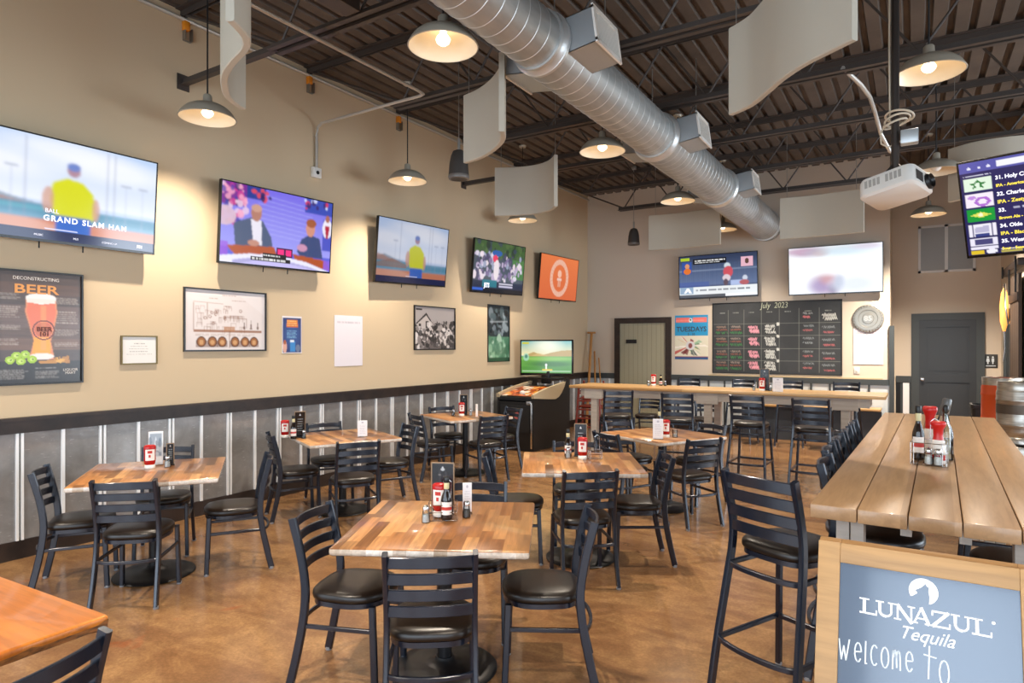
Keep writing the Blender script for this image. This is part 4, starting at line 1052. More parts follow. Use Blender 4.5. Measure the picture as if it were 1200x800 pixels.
def make_chair():
    o = thing('dining_chair', None, None)
    seat_into(o, .47)
    ladder_back(o, .47, .82, -.185, .07)
    for s in (-1, 1):
        p = smooth_rail([(s * .195, -.262, .012), (s * .190, -.232, .14), (s * .187, -.20, .30), (s * .186, -.186, .42), (s * .185, -.188, .52), (s * .185, -.212, .66), (s * .186, -.255, .825)])
        l = MB().bar(p, .024, .042, up=(0, 1, 0), c=.35).build('leg', FRAME, o, True, 40); glide(l, s * .195, -.262)
        p = [(s * .178, .165, .42), (s * .186, .182, .012)]
        l = MB().bar(p, .028, .032, up=(0, 1, 0), c=.3).build('leg', FRAME, o, True, 40); glide(l, s * .186, .182)
    mb = MB(); z = .30
    ring = [(-.183, .175, z), (-.186, .0, z), (-.186, -.195, z)]
    for i in range(1, 12):
        a = PI * i / 12; ring.append((-.186 * math.cos(a), -.195 - .055 * math.sin(a), z))
    ring += [(.186, -.195, z), (.186, 0, z), (.183, .175, z)]
    mb.bar(ring, .016, .022, c=.35).build('stretcher', FRAME, o, True, 40)
    return o

def smooth_rail(pts, n=4):
    P = [Vector(p) for p in pts]; out = []
    for i in range(len(P) - 1):
        p0 = P[max(i - 1, 0)]; p1 = P[i]; p2 = P[i + 1]; p3 = P[min(i + 2, len(P) - 1)]
        for k in range(n):
            t = k / n
            out.append(.5 * ((2 * p1) + (p2 - p0) * t + (2 * p0 - 5 * p1 + 4 * p2 - p3) * t * t + (3 * p1 - p0 - 3 * p2 + p3) * t ** 3))
    out.append(P[-1]); return out

def make_stool():
    o = thing('bar_stool', None, None)
    seat_into(o, .748)
    ladder_back(o, .75, 1.08, -.187, .06, stp=.078, sh=.052)
    for s in (-1, 1):
        p = smooth_rail([(s * .228, -.30, .012), (s * .215, -.268, .25), (s * .198, -.215, .55), (s * .188, -.188, .72), (s * .185, -.192, .86), (s * .186, -.248, 1.085)])
        l = MB().bar(p, .026, .042, up=(0, 1, 0), c=.35).build('leg', FRAME, o, True, 40); glide(l, s * .228, -.30)
        p = [(s * .175, .165, .70), (s * .215, .215, .012)]
        l = MB().bar(p, .028, .032, up=(0, 1, 0), c=.3).build('leg', FRAME, o, True, 40); glide(l, s * .215, .215)
    for z, xr, yf, yr, bow, nm in ((.625, .184, .17, -.20, .05, 'stretcher'), (.27, .205, .195, -.258, .06, 'foot_rail')):
        ring = [(-xr, yf, z), (-xr, 0, z), (-xr, yr, z)]
        for i in range(1, 12):
            a = PI * i / 12; ring.append((-xr * math.cos(a), yr - bow * math.sin(a), z))
        ring += [(xr, yr, z), (xr, 0, z), (xr, yf, z)]
        mb = MB().bar(ring, .018, .026, c=.35)
        if nm == 'foot_rail': mb.bar([(-xr, yf, z), (xr, yf, z)], .018, .026, c=.35)
        mb.build(nm, FRAME, o, True, 40)
    return o

chair0, stool0 = make_chair(), make_stool()
used = {'c': False, 's': False}
def put(kind, x, y, ang, label, group):
    src = chair0 if kind == 'c' else stool0
    o = src if not used[kind] else copy_tree(src)
    used[kind] = True
    o.location = (x, y, 0); o.rotation_euler = (0, 0, R(ang - 90))
    return tag(o, label, 'chair' if kind == 'c' else 'bar stool', group)

# ------------------------------------------------------------------ tables
def make_table(name, lab, x, y, rz, top=BLOCK, size=.915, th=.036, group='square wooden pedestal tables', edge=None):
    o = thing(name, lab, 'table', (x, y, 0), R(rz), group)
    h = size / 2
    if edge is None:
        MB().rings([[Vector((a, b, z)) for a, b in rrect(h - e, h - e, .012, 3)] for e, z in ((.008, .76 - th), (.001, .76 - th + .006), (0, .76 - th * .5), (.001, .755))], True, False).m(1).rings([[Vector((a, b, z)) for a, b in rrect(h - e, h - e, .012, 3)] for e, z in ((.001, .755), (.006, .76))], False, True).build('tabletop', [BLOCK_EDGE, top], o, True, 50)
    else:
        MB().rings([[Vector((a, b, z)) for a, b in rrect(h - e, h - e, .01, 3)] for e, z in ((.003, .735), (.0, .752), (.006, .76))]).build('tabletop', top, o, True, 50)
        n = 60; ring = []
        mb = MB(); rr = random.Random(5); rows = []
        for e0, z in ((.02, .76 - th), (.002, .76 - th + .008), (.001, .745), (.004, .7355)):
            pts = []
            for sx, sy, dx, dy in ((1, -1, 0, 1), (1, 1, -1, 0), (-1, 1, 0, -1), (-1, -1, 1, 0)):
                for i in range(16):
                    q = i / 16 * 2 * h; e = e0 + rr.random() * .005
                    pts.append(Vector((sx * (h - (e if dx == 0 else 0)) + dx * q, sy * (h - (e if dy == 0 else 0)) + dy * q, z)))
            rows.append(pts)
        mb.rings(rows).build('rough_edge', edge, o, True, 20)
    zt = .76 - th
    MB().lathe([(.038, .03), (.038, zt - .01)], 20).build('pedestal_column', IRON, o)
    MB().lathe([(0, 0), (.27, 0), (.275, .006), (.268, .014), (.20, .022), (.10, .034), (.055, .05), (.045, .07), (.04, .07)], 40, caps=False).build('pedestal_base', IRON, o, True, 50)
    MB().box(-.22, .22, -.025, .025, zt - .012, zt).box(-.025, .025, -.22, .22, zt - .012, zt).build('support_spider', IRON, o, False)
    return o
TB = {
    'a': ((-4.75, 2.62), 53, 'butcher-block pedestal table by left wall under the brewery drawing', 'the wall table under the brewery drawing'),
    'b': ((-4.94, 4.64), 65, 'butcher-block pedestal table by left wall under the plain white notice', 'the wall table under the white notice'),
    'c': ((-5.02, 6.87), 65, 'butcher-block pedestal table by left wall, nearest the golf arcade machine', 'the wall table near the golf arcade machine'),
    'd': ((-2.07, 2.65), 28.5, 'foremost butcher-block pedestal table holding the tall dark menu stand and sauce bottle', 'the foremost table with the sauce bottle'),
    'e': ((-2.24, 4.61), 30, 'butcher-block pedestal table with ketchup, just behind the foremost table', 'the ketchup table behind the foremost one'),
    'f': ((-2.22, 6.50), 62, 'butcher-block pedestal table with white card, in front of the bar counter', 'the white card table by the bar counter'),
}
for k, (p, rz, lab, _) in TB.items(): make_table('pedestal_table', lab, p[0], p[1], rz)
make_table('wooden_table', 'orange varnished wooden table with rough dark edge, cut off at lower left', -2.767, .652, 3, ORANGE_WOOD, .915, .05, 'square wooden pedestal tables', EDGE_BARK)

CH = [
    ('a', -4.42, 2.34, 131, 'near side'), ('a', -4.42, 3.04, 236, 'right side'), ('a', -5.01, 2.25, 55, 'left side'), ('a', -5.17, 2.93, -37, 'wall side'),
    ('b', -4.43, 4.29, 147, 'near side'), ('b', -5.17, 4.26, 60, 'left side'), ('b', -4.73, 5.09, 245, 'right side'), ('b', -5.36, 4.86, -25, 'wall side'),
    ('c', -4.58, 6.69, 151, 'near side'), ('c', -5.18, 6.40, 65, 'left side'), ('c', -5.42, 7.05, -25, 'wall side'), ('c', -4.80, 7.33, 245, 'far side'),
    ('d', -1.84, 2.27, 126.6, 'near side'), ('d', -1.62, 2.88, 210, 'right side'), ('d', -2.43, 2.38, 20, 'left side'), ('d', -2.20, 3.09, 301.6, 'far side'),
    ('e', -2.04, 4.22, 130, 'near side'), ('e', -1.86, 4.81, 213, 'right side'), ('e', -2.67, 4.36, 30, 'left side'), ('e', -2.46, 4.98, 300, 'far side'),
    ('f', -1.83, 6.10, 144, 'near side'), ('f', -1.99, 6.92, 242, 'far right side'), ('f', -2.45, 6.07, 62, 'left side'), ('f', -2.63, 6.72, -28, 'far left side'),
]
for k, x, y, a, side in CH:
    put('c', x, y, a, 'black ladder-back chair, %s of %s' % (side, TB[k][3]), 'ladder-back chairs')
put('c', -2.25, .735, 198, 'black ladder-back chair beside the orange table, cut off at lower left', 'ladder-back chairs')

put('c', -4.0, 10.9, 275, 'black ladder-back chair behind the bar counter, seen below it left of centre', 'chairs behind the counter')
put('c', -3.0, 10.9, 268, 'black ladder-back chair behind the bar counter, seen below its middle', 'chairs behind the counter')

# ------------------------------------------------------------------ bar counter along the back
bc = thing('bar_counter', 'long pale wooden counter table before the back wall', 'counter', (-2.44, 9.45, 0))
mb = MB()
for i in range(4):
    y0 = -.40 + .2 * i
    mb.rbox(-2.16, 2.16, y0 + .002, y0 + .198, 1.018, 1.06, .006)
mb.build('counter_top', BAR_TOP, bc, True, 30)
MB().box(-1.98, 1.98, -.34, -.315, .90, 1.016).box(-1.98, 1.98, .315, .34, .90, 1.016).box(-1.98, -1.955, -.315, .315, .90, 1.016).box(1.955, 1.98, -.315, .315, .90, 1.016).build('apron', GREY_WOOD, bc, False)
for x in (-1.77, -.02, 1.71):
    for y in (-.27, .27):
        MB().rbox(x - .05, x + .05, y - .043, y + .043, 0, .90, .004).rbox(x - .15 if y < 0 else x - .06, x + .15 if y < 0 else x + .06, y - (.075 if y < 0 else -.046), y - (.046 if y < 0 else -.075), .86, 1.016, .004).build('leg', GREY_WOOD, bc, False)
# built-in bench against the back wall
bn = thing('wall_bench', 'long wooden bench with dark panelled front against the back wall', 'bench', (-1.5, 12.45, 0))
MB().rbox(-1.2, 1.05, -.22, .2, .585, .625, .006).build('bench_seat', BAR_TOP, bn)
mb = MB().box(-1.18, 1.03, -.16, .2, 0, .585)
for i in range(5): mb.box(-1.18 + i * .55, -1.14 + i * .55, -.18, -.16, 0, .585)
mb.build('bench_front', mat('slate_blue_panel', '3a4048', .5), bn, False)

ST = [(-3.44, 8.17, 122, 'bar stool at the counter, farthest left of the near row'), (-2.56, 8.17, 101, 'bar stool at the counter, second from left in the near row'), (-1.68, 8.23, 88, 'bar stool at the counter, third from left in the near row'), (-.97, 8.08, 90, 'bar stool at the counter, farthest right of the near row')]
for x, y, a, l in ST: put('s', x, y, a, 'black ladder-back ' + l, 'bar stools at the counter')
ST = [(-3.50, 11.62, 275, 'behind the counter below the blue poster'), (-2.56, 11.62, 268, 'behind the counter below the left of the chalkboard'), (-1.76, 11.62, 275, 'behind the counter by the white card'), (-.93, 11.55, 268, 'behind the counter below the switch')]
for x, y, a, l in ST: put('s', x, y, a, 'black ladder-back bar stool ' + l, 'bar stools behind the counter')

# ------------------------------------------------------------------ tall communal table on the right
ct = thing('communal_table', 'long tall plank-topped communal table at right', 'table', (.13, 4.98, 0), R(-1.65))
mb = MB()
for i in range(5):
    x0 = -.425 + .17 * i
    mb.rbox(x0 + .0015, x0 + .1685, -2.14, 2.14, .984, 1.04, .005)
mb.build('tabletop', COMMUNAL, ct, True, 30)
MB().box(-.12, -.08, -1.9, 1.9, .90, .984).box(.08, .12, -1.9, 1.9, .90, .984).build('support_rail', GREY_WOOD, ct, False)
for x in (-.30, .30):
    for y in (-1.90, 0, 1.90):
        MB().rbox(x - .052, x - .002, y - .045, y + .045, 0, .982, .003).rbox(x + .002, x + .052, y - .045, y + .045, 0, .982, .003).build('leg', GREY_WOOD, ct, False)
YS = [3.75, 4.23, 4.71, 5.19, 5.67]
od = ['nearest the sandwich board', 'second from the near end', 'third from the near end', 'fourth from the near end', 'farthest from the camera']
for y, w in zip(YS, od): put('s', (-.15 if y < 4 else -.185 + .02 * (y - 4)), y, 0, 'black ladder-back bar stool tucked in left of the communal table, ' + w, 'bar stools at the communal table')
for y, w in zip((3.55, 4.4), ('nearest the sandwich board', 'second from the near end')): put('s', .42, y, 180, 'black ladder-back bar stool tucked in right of the communal table, ' + w, 'bar stools at the communal table')
put('s', -.50, 3.33, 64.5, 'large black ladder-back bar stool standing alone in front, left of sandwich board', 'bar stools')
# ------------------------------------------------------------------ what stands on the tables
def fin(o, x, y, z, rz=0.0):
    o.location = (x, y, z); o.rotation_euler = (0, 0, R(rz)); return o
def oval(rx, ry, z, n=24): return [Vector((rx * math.cos(2 * PI * i / n), ry * math.sin(2 * PI * i / n), z)) for i in range(n)]
def label_strip(rx, ry, z0, z1, a0, a1, n=12):
    mb = MB(); vs = []
    for i in range(n + 1):
        a = R(a0 + (a1 - a0) * i / n)
        vs += [(rx * math.cos(a), ry * math.sin(a), z0), (rx * math.cos(a), ry * math.sin(a), z1)]
    return mb.add(vs, [(2 * i, 2 * i + 2, 2 * i + 3, 2 * i + 1) for i in range(n)])
PRB = mat('printed_red', 'b83028', .5)

def ketchup(lab, x, y, z, rz=0, group='ketchup bottles'):
    """squat red squeeze bottle standing on a broad white cap"""
    o = thing('ketchup_bottle', lab, 'bottle', group=group)
    MB().rings([oval(.030, .022, .028), oval(.036, .026, .036), oval(.040, .029, .07), oval(.038, .027, .11), oval(.041, .030, .15), oval(.040, .029, .168), oval(.03, .02, .176), oval(.01, .006, .178)]).build('bottle_body', RED2, o, True, 60)
    MB().rings([oval(.034, .030, 0), oval(.037, .032, .004), oval(.036, .030, .024), oval(.030, .022, .030)]).build('bottle_cap', WHITE_PL, o, True, 50)
    l = label_strip(.0405, .0295, .062, .145, -140, -40).build('bottle_label', LABEL_W, o)
    mb = MB()
    for a0, a1, z0, z1 in ((-115, -70, .115, .135), (-105, -85, .085, .105)):
        s = label_strip(.0412, .0302, z0, z1, a0, a1); mb.add(s.v, s.f)
    mb.build('label_print', PRB, l)
    return fin(o, x, y, z, rz)

def sauce(lab, x, y, z, rz=0, group='sauce bottles', h=.23):
    o = thing('sauce_bottle', lab, 'bottle', group=group); k = h / .23
    MB().lathe([(0, .002), (.024, 0), (.029, .004), (.03, .012), (.03, .105 * k), (.027, .122 * k), (.016, .15 * k), (.0125, .165 * k), (.0125, .205 * k)], 24).build('bottle_body', SAUCE, o, True, 60)
    MB().lathe([(.0135, .165 * k), (.0145, .167 * k), (.0145, .198 * k), (.0135, .2 * k)], 20, caps=False).build('neck_foil', CREAM, o)
    MB().lathe([(.0145, .198 * k), (.0155, .2 * k), (.0155, .226 * k), (.013, .23 * k), (0, .23 * k)], 20).build('bottle_cap', BLACK, o)
    l = label_strip(.0305, .0305, .03 * k, .098 * k, -150, -30).build('bottle_label', LABEL_W, o)
    mb = MB(); s = label_strip(.031, .031, .055 * k, .072 * k, -150, -30); mb.add(s.v, s.f); mb.build('label_band', PRB, l)
    return fin(o, x, y, z, rz)

def shaker(lab, x, y, z, fill, group='salt and pepper shakers'):
    o = thing('glass_shaker', lab, 'shaker', group=group)
    MB().lathe([(0, 0), (.02, 0), (.022, .003), (.021, .03), (.017, .055), (.016, .066)], 14, caps=False).build('shaker_glass', GLASS, o)
    MB().lathe([(0, .003), (.0185, .003), (.0175, .03), (.016, .042), (0, .042)], 14).build('shaker_filling', fill, o)
    MB().lathe([(.0175, .064), (.018, .066), (.017, .08), (.012, .088), (0, .09)], 14).build('shaker_cap', CHROME, o)
    return fin(o, x, y, z)

def tumbler(lab, x, y, z):
    o = thing('small_glass', lab, 'glass', group='small glasses')
    MB().lathe([(0, .0), (.024, .0), (.027, .075), (.0255, .075), (.0225, .008), (0, .008)], 18).build('glass_body', GLASS, o)
    MB().lathe([(0, .0085), (.0222, .0085), (.0235, .035), (0, .035)], 18).build('glass_filling', LABEL_W, o)
    return fin(o, x, y, z)

def caddy(lab, x, y, z, rz=0, w=.15, d=.10, h=.085):
    o = thing('wire_caddy', lab, 'caddy', group='wire condiment caddies')
    mb = MB(); hx, hy = w / 2, d / 2
    for zz in (.004, h * .55, h):
        mb.tube([(a, b, zz) for a, b in rrect(hx, hy, .015, 3)], .002, 5, closed=True)
    for a, b in rrect(hx, hy, .015, 1): mb.tube([(a, b, .004), (a, b, h)], .002, 5)
    for i in range(5):
        q = -hx + w * (i + 1) / 6; mb.tube([(q, -hy, .004), (q, hy, .004)], .0015, 5)
    mb.build('wire_basket', CHROME, o)
    MB().tube([(0, hy, h), (0, hy, h + .1), (0.02, hy, h + .12), (.04, hy, h + .1), (.04, hy, h)], .002, 5).build('handle', CHROME, o)
    return fin(o, x, y, z, rz)

def tent_card(lab, x, y, z, rz, w=.09, h=.15, cv=None):
    """upright card in a clear stand"""
    o = thing('tent_card', lab, 'card', group='white table cards')
    MB().rbox(-w / 2, w / 2, -.002, .002, .004, h, .001).build('card_sheet', PAPER, o)
    picture('card_print', cv, w * .96, h * .94, -.0025, PRINT, o, 0, h / 2 + .002)
    MB().rbox(-w / 2, w / 2, -.03, .03, 0, .004, .001).build('card_foot', GLASS, o)
    return fin(o, x, y, z, rz)

def menu_stand(lab, x, y, z, rz, w=.115, h=.29, lean=0, cv=None):
    o = thing('menu_stand', lab, 'menu stand', group='dark drink menu stands')
    m = Matrix.Rotation(R(lean), 4, 'X')
    MB().rbox(-w / 2, w / 2, -.003, .003, .006, h, .001, mtx=m).build('menu_board', BLACK, o)
    e = MB()
    for a in ((-w / 2 - .003, -w / 2 + .003, .004, h), (w / 2 - .003, w / 2 + .003, .004, h), (-w / 2, w / 2, h - .004, h + .002)): e.box(a[0], a[1], -.005, .005, a[2], a[3], m)
    e.build('menu_edging', mat('brown_edging', '8a745c', .5) if 'brown_edging' not in bpy.data.materials else bpy.data.materials['brown_edging'], o, False)
    p = picture('menu_print', cv, w * .92, h * .94, 0, PRINT_GLOSS, o, 0, 0)
    p.matrix_local = m @ Matrix.Translation((0, -.0035, h / 2 + .002))
    MB().rbox(-w / 2 - .005, w / 2 + .005, -.035, .035, 0, .008, .002).build('stand_foot', BLACK, o)
    return fin(o, x, y, z, rz)

def cv_bottles(seed):
    c = Canvas(44, 100, '1a1c20'); r = random.Random(seed)
    for x, t in ((.36, .12), (.66, .16)):
        c.rect(x - .05, t, x + .05, t + .25, '2c2e32').rect(x - .12, t + .3, x + .12, .95, '2a2c30').poly([(x - .05, t + .25), (x + .05, t + .25), (x + .12, t + .32), (x - .12, t + .32)], '2a2c30').rect(x - .06, t + .1, x + .06, t + .13, '6a6a6a').rect(x - .09, .6, x + .09, .75, '4a4a44')
    c.poly([(.42, .12), (.5, .05), (.58, .12)], 'c8ccd0').ell(.5, .12, .1, .03, 'aab0b4').blur(1)
    return c
def cv_menu(seed):
    c = Canvas(44, 90, '16181c'); r = random.Random(seed)
    c.poly([(.4, .14), (.5, .06), (.6, .14)], 'c8ccd0'); c.scrib(.25, .24, .8, .8, 'a8b4b8', 6, r, .4, .8)
    return c
def cv_white(seed):
    c = Canvas(40, 64, 'eceaee'); r = random.Random(seed)
    c.ell(.5, .12, .12, .05, 'c0bcc8').scrib(.2, .25, .85, .85, 'a8a6b0', 7, r, .35, .6)
    return c
TZ = .76
# table under the brewery drawing
ketchup('red ketchup bottle with white cap on the wall table under the brewery drawing', -4.86, 2.645, TZ, 65)
c = Canvas(44, 60, 'dfe6ea'); r = random.Random(3); c.rect(.08, .05, .92, .75, '9aa8b4').poly([(.3, .6), (.5, .12), (.7, .6)], 'd0dae0').speck(.1, .1, .9, .7, ['7a8a98', 'c4d0d8', '6a7a8a'], 14, .07, r, .7).rect(.1, .78, .9, .95, 'eef2f4').blur(1)
tent_card('clear stand with a pale blue-grey card behind the ketchup under the brewery drawing', -4.95, 2.74, TZ, 58, .10, .26, c)
menu_stand('small dark card beside the ketchup on the table under the brewery drawing', -4.875, 2.81, TZ, 60, .05, .165, 0, cv_menu(4))
shaker('glass salt shaker beside the ketchup under the brewery drawing', -4.80, 2.745, TZ, SALT)
# table under the white notice
sauce('dark sauce bottle on the wall table under the white notice', -5.20, 4.24, TZ, 50)
menu_stand('dark menu stand leaning behind the sauce bottle under the white notice', -5.23, 4.34, TZ, 55, .10, .27, 12, cv_menu(8))
ketchup('ketchup bottle half hidden behind the sauce on the table under the white notice', -5.335, 4.245, TZ, 55)
shaker('glass pepper shaker beside the sauce bottle under the white notice', -5.12, 4.30, TZ, PEPPER)
tent_card('upright white card on the wall table under the white notice', -4.72, 4.70, TZ, 48, .095, .165, cv_white(3))
# table by the golf arcade
ketchup('ketchup bottle with white label on the table near the golf arcade machine', -5.03, 6.80, TZ, 45)
menu_stand('dark menu stand behind the ketchup on the table near the golf arcade', -5.07, 6.90, TZ, 45, .10, .27, 0, cv_bottles(5))
shaker('glass salt shaker right of the ketchup near the golf arcade', -4.96, 6.90, TZ, SALT)
shaker('glass pepper shaker left of the ketchup near the golf arcade', -5.12, 6.74, TZ, PEPPER)
tag(MB().rings([[Vector((a, b, z)) for a, b in rrect(.012, .012, .003, 2)] for z in (0, .16)]).build('paper_slip', PAPER, None, True, 40, (-4.83, 6.86, TZ)), 'thin upright white slip on the table near the golf arcade machine', 'slip')
# foremost table
cdy = caddy('wire caddy holding the condiments on the foremost table', -2.12, 2.70, TZ, 35, .15, .11)
sauce('dark sauce bottle with cream neck in front on the foremost table', -2.085, 2.685, TZ + .006, 40, h=.225)
ketchup('red ketchup bottle behind the sauce on the foremost table', -2.158, 2.72, TZ + .006, 20)
shaker('glass salt shaker left of the sauce bottle on the foremost table', -2.155, 2.60, TZ, SALT)
shaker('glass pepper shaker right of the sauce bottle on the foremost table', -2.035, 2.795, TZ, PEPPER)
menu_stand('tall dark menu stand printed with bottles on the foremost table', -2.20, 2.80, TZ, 24, .125, .275, 0, cv_bottles(1))
tent_card('narrow white card beside the dark menu stand on the foremost table', -2.085, 2.87, TZ, 40, .05, .165, cv_white(9))
# table behind it
ketchup('red ketchup bottle standing on the table behind the foremost one', -2.28, 4.73, TZ, 25)
menu_stand('dark drink menu stand behind the ketchup on the second table', -2.35, 4.84, TZ, 22, .10, .27, 0, cv_menu(2))
sauce('dark sauce bottle left of the ketchup on the second table', -2.425, 4.755, TZ, 25)
shaker('glass salt shaker left of the ketchup on the second table', -2.40, 4.71, TZ, SALT)
caddy('wire caddy right of the ketchup on the second table', -2.20, 4.80, TZ, 30, .11, .08, .07)
# white card table
tent_card('upright white card on the table before the bar counter', -2.13, 6.12, TZ, 22, .10, .20, cv_white(5))
ketchup('ketchup bottle behind the white card before the bar counter', -2.11, 6.30, TZ, 20)
sauce('tall clear-necked sauce bottle behind the white card before the bar counter', -2.20, 6.36, TZ, 20, h=.29)
tumbler('small glass beside the white card before the bar counter', -2.03, 6.34, TZ)
# bar counter
CZ = 1.06
ketchup('ketchup bottle on the bar counter in front of the sage door', -3.42, 9.62, CZ, 12)
sauce('dark sauce bottle on the bar counter near the sage door', -3.33, 9.70, CZ, 12, h=.17)
shaker('glass salt shaker left of the ketchup by the sage door', -3.48, 9.56, CZ, SALT)
shaker('glass pepper shaker right of the ketchup by the sage door', -3.25, 9.66, CZ, PEPPER)
ketchup('ketchup bottle on the bar counter below the chalkboard', -1.76, 9.30, CZ, 5)
menu_stand('dark menu stand behind the ketchup on the bar counter below chalkboard', -1.75, 9.42, CZ, 5, .12, .30, 0, cv_bottles(7))
shaker('glass salt shaker left of the ketchup below the chalkboard', -1.88, 9.36, CZ, SALT)
shaker('glass pepper shaker right of the ketchup below the chalkboard', -1.66, 9.34, CZ, PEPPER)
tent_card('upright white card on the bar counter below the chalkboard', -1.54, 9.20, CZ, 3, .13, .19, cv_white(6))
# communal table
PZ = 1.04
caddy('large wire caddy holding the bottles on the communal table', .075, 4.16, PZ, -5, .16, .19, .12)
sauce('dark steak sauce bottle with cream neck in the communal table caddy', .025, 4.24, PZ + .006, 0, h=.30)
def squeeze(lab, x, y, s=1.0):
    """tall white-labelled bottle with a flared red top"""
    o = thing('squeeze_bottle', lab, 'bottle', group='red topped squeeze bottles')
    MB().lathe([(0, 0), (.030, 0), (.033, .004), (.033, .12 * s), (.028, .145 * s), (.022, .155 * s)], 22).build('bottle_body', LABEL_W, o, True, 60)
    MB().lathe([(.023, .150 * s), (.025, .152 * s), (.022, .18 * s), (.024, .215 * s), (.034, .24 * s), (.037, .247 * s), (.036, .262 * s), (.03, .268 * s), (0, .268 * s)], 22).build('flared_top', RED, o, True, 50)
    MB().lathe([(.0335, .02), (.034, .022), (.034, .05), (.0335, .052)], 22, caps=False).build('label_band', RED2, o)
    return fin(o, x, y, PZ + .006, 0)
squeeze('front red topped squeeze bottle in the communal table caddy', .115, 4.15, .85)
squeeze('taller red topped squeeze bottle behind in the communal table caddy', .082, 4.36, 1.08)
o = thing('oil_bottle', 'tall clear glass bottle with dark pourer on the communal table', 'bottle')
MB().lathe([(0, 0), (.034, 0), (.037, .005), (.037, .15), (.03, .18), (.015, .215), (.013, .27), (.016, .272), (.016, .285), (.012, .285), (.010, .215), (.026, .18), (.033, .15), (.033, .008), (0, .008)], 24).build('bottle_glass', GLASS, o, True, 60)
MB().lathe([(0, .01), (.032, .01), (.032, .12), (0, .12)], 20).build('oil_filling', mat('amber_oil', 'b8a070', .1), o)
MB().lathe([(.011, .26), (.0165, .286), (.014, .30), (.008, .31), (0, .31)], 16).build('bottle_pourer', BLACK, o)
fin(o, .155, 4.34, PZ)
o = thing('metal_straw', 'slim metal straw leaning in the communal table caddy', 'straw')
MB().tube([(0, 0, 0), (-.035, .01, .235)], .0035, 8).lathe([(.003, .0), (.006, .004), (.003, .008)], 8, c=(-.035, .01, .23)).build('straw_shaft', CHROME, o)
fin(o, .062, 4.27, PZ + .006)
o = thing('pepper_grinder', 'clear topped grinder leaning back behind the red topped bottles', 'grinder')
m = Matrix.Rotation(R(12), 4, 'Y')
MB().lathe([(0, 0), (.026, 0), (.026, .2), (.022, .215), (.022, .235), (.0, .235)], 18, mtx=m).build('grinder_body', GLASS, o); MB().lathe([(0, .235), (.024, .235), (.026, .25), (.024, .33), (.02, .34), (0, .34)], 18, mtx=m).build('grinder_head', mat('smoky_cap', '5a5a58', .2), o)
fin(o, .10, 4.52, PZ)
shaker('glass salt shaker at the front of the communal table caddy', .07, 4.10, PZ + .006, SALT)
shaker('second glass shaker at the front right of the communal table caddy', .112, 4.085, PZ + .006, SALT)
# ------------------------------------------------------------------ sandwich board
sb = thing('sandwich_board', 'oak framed black sandwich board lettered LUNAZUL Tequila', 'sign board', (-.238, 2.115, 0))
th = R(16); SL = 1.1 / math.cos(th)
# local frame of the front leaf: x right, z up along the slope, -y outward; hinge at the top
fm = Matrix.Translation((0, 0, 1.1)) @ Matrix.Rotation(-th, 4, 'X')
W = .53
def leaf(mtx, name, front):
    mb = MB(); f = .058
    mb.rbox(0, f, -.012, .012, -SL + .012, 0, .002, mtx).rbox(W - f, W, -.012, .012, -SL + .012, 0, .002, mtx).rbox(f, W - f, -.0118, .0118, -.055, 0, .002, mtx).rbox(f, W - f, -.0118, .0118, -SL + .1, -SL + .17, .002, mtx)
    l = mb.build(name, OAK, sb, True, 30)
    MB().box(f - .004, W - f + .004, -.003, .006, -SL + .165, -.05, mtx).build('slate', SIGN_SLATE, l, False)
    return l
front = leaf(fm, 'front_leaf', True)
bmx = Matrix.Translation((0, .026, 1.1)) @ Matrix.Rotation(th, 4, 'X')
leaf(bmx, 'rear_leaf', False)
for hx in (.08, .40): MB().rbox(hx, hx + .05, .008, .020, 1.04, 1.085, .002).build('hinge', CHROME, sb)
# lettering on the slate
def stroke(mb, pts, w, y=-.0042):
    for (x0, z0), (x1, z1) in zip(pts, pts[1:]):
        d = Vector((x1 - x0, 0, z1 - z0)); L = d.length
        if L < 1e-6: continue
        n = Vector((-d.z, 0, d.x)).normalized() * w / 2; e = d.normalized() * w * .3
        a, b = Vector((x0, y, z0)) - e, Vector((x1, y, z1)) + e
        mb.add([a - n, b - n, b + n, a + n], [(0, 1, 2, 3)])
    return mb
lt = MB(); hh = .037; z0 = -.180
thick, thin = .0075, .0035
def serif(x, z, w=.016): stroke(lt, [(x - w / 2, z), (x + w / 2, z)], .0035)
def L_(x):
    stroke(lt, [(x + .010, z0), (x + .010, z0 + hh)], thick); stroke(lt, [(x, z0), (x + .040, z0)], .0045); stroke(lt, [(x + .040, z0), (x + .040, z0 + .010)], thin); serif(x + .010, z0 + hh, .022)
def U_(x):
    p = [(x + .008, z0 + hh), (x + .008, z0 + .014)] + [(x + .022 - .014 * math.cos(a), z0 + .014 - .013 * math.sin(a)) for a in [PI * i / 8 for i in range(1, 8)]] + [(x + .036, z0 + .014), (x + .036, z0 + hh)]
    stroke(lt, p[:6], thick * .9); stroke(lt, p[5:], .0048); serif(x + .008, z0 + hh, .018); serif(x + .036, z0 + hh, .014)
def N_(x):
    stroke(lt, [(x + .006, z0), (x + .006, z0 + hh)], .0042); stroke(lt, [(x + .006, z0 + hh), (x + .038, z0 - .004)], thick); stroke(lt, [(x + .038, z0), (x + .038, z0 + hh)], .0042); serif(x + .006, z0, .015); serif(x + .004, z0 + hh, .013); serif(x + .038, z0 + hh, .015)
def A_(x):
    stroke(lt, [(x + .005, z0), (x + .021, z0 + hh + .002)], .0042); stroke(lt, [(x + .021, z0 + hh + .002), (x + .038, z0)], thick); stroke(lt, [(x + .011, z0 + .012), (x + .032, z0 + .012)], .0035); serif(x + .005, z0, .014); serif(x + .038, z0, .016)
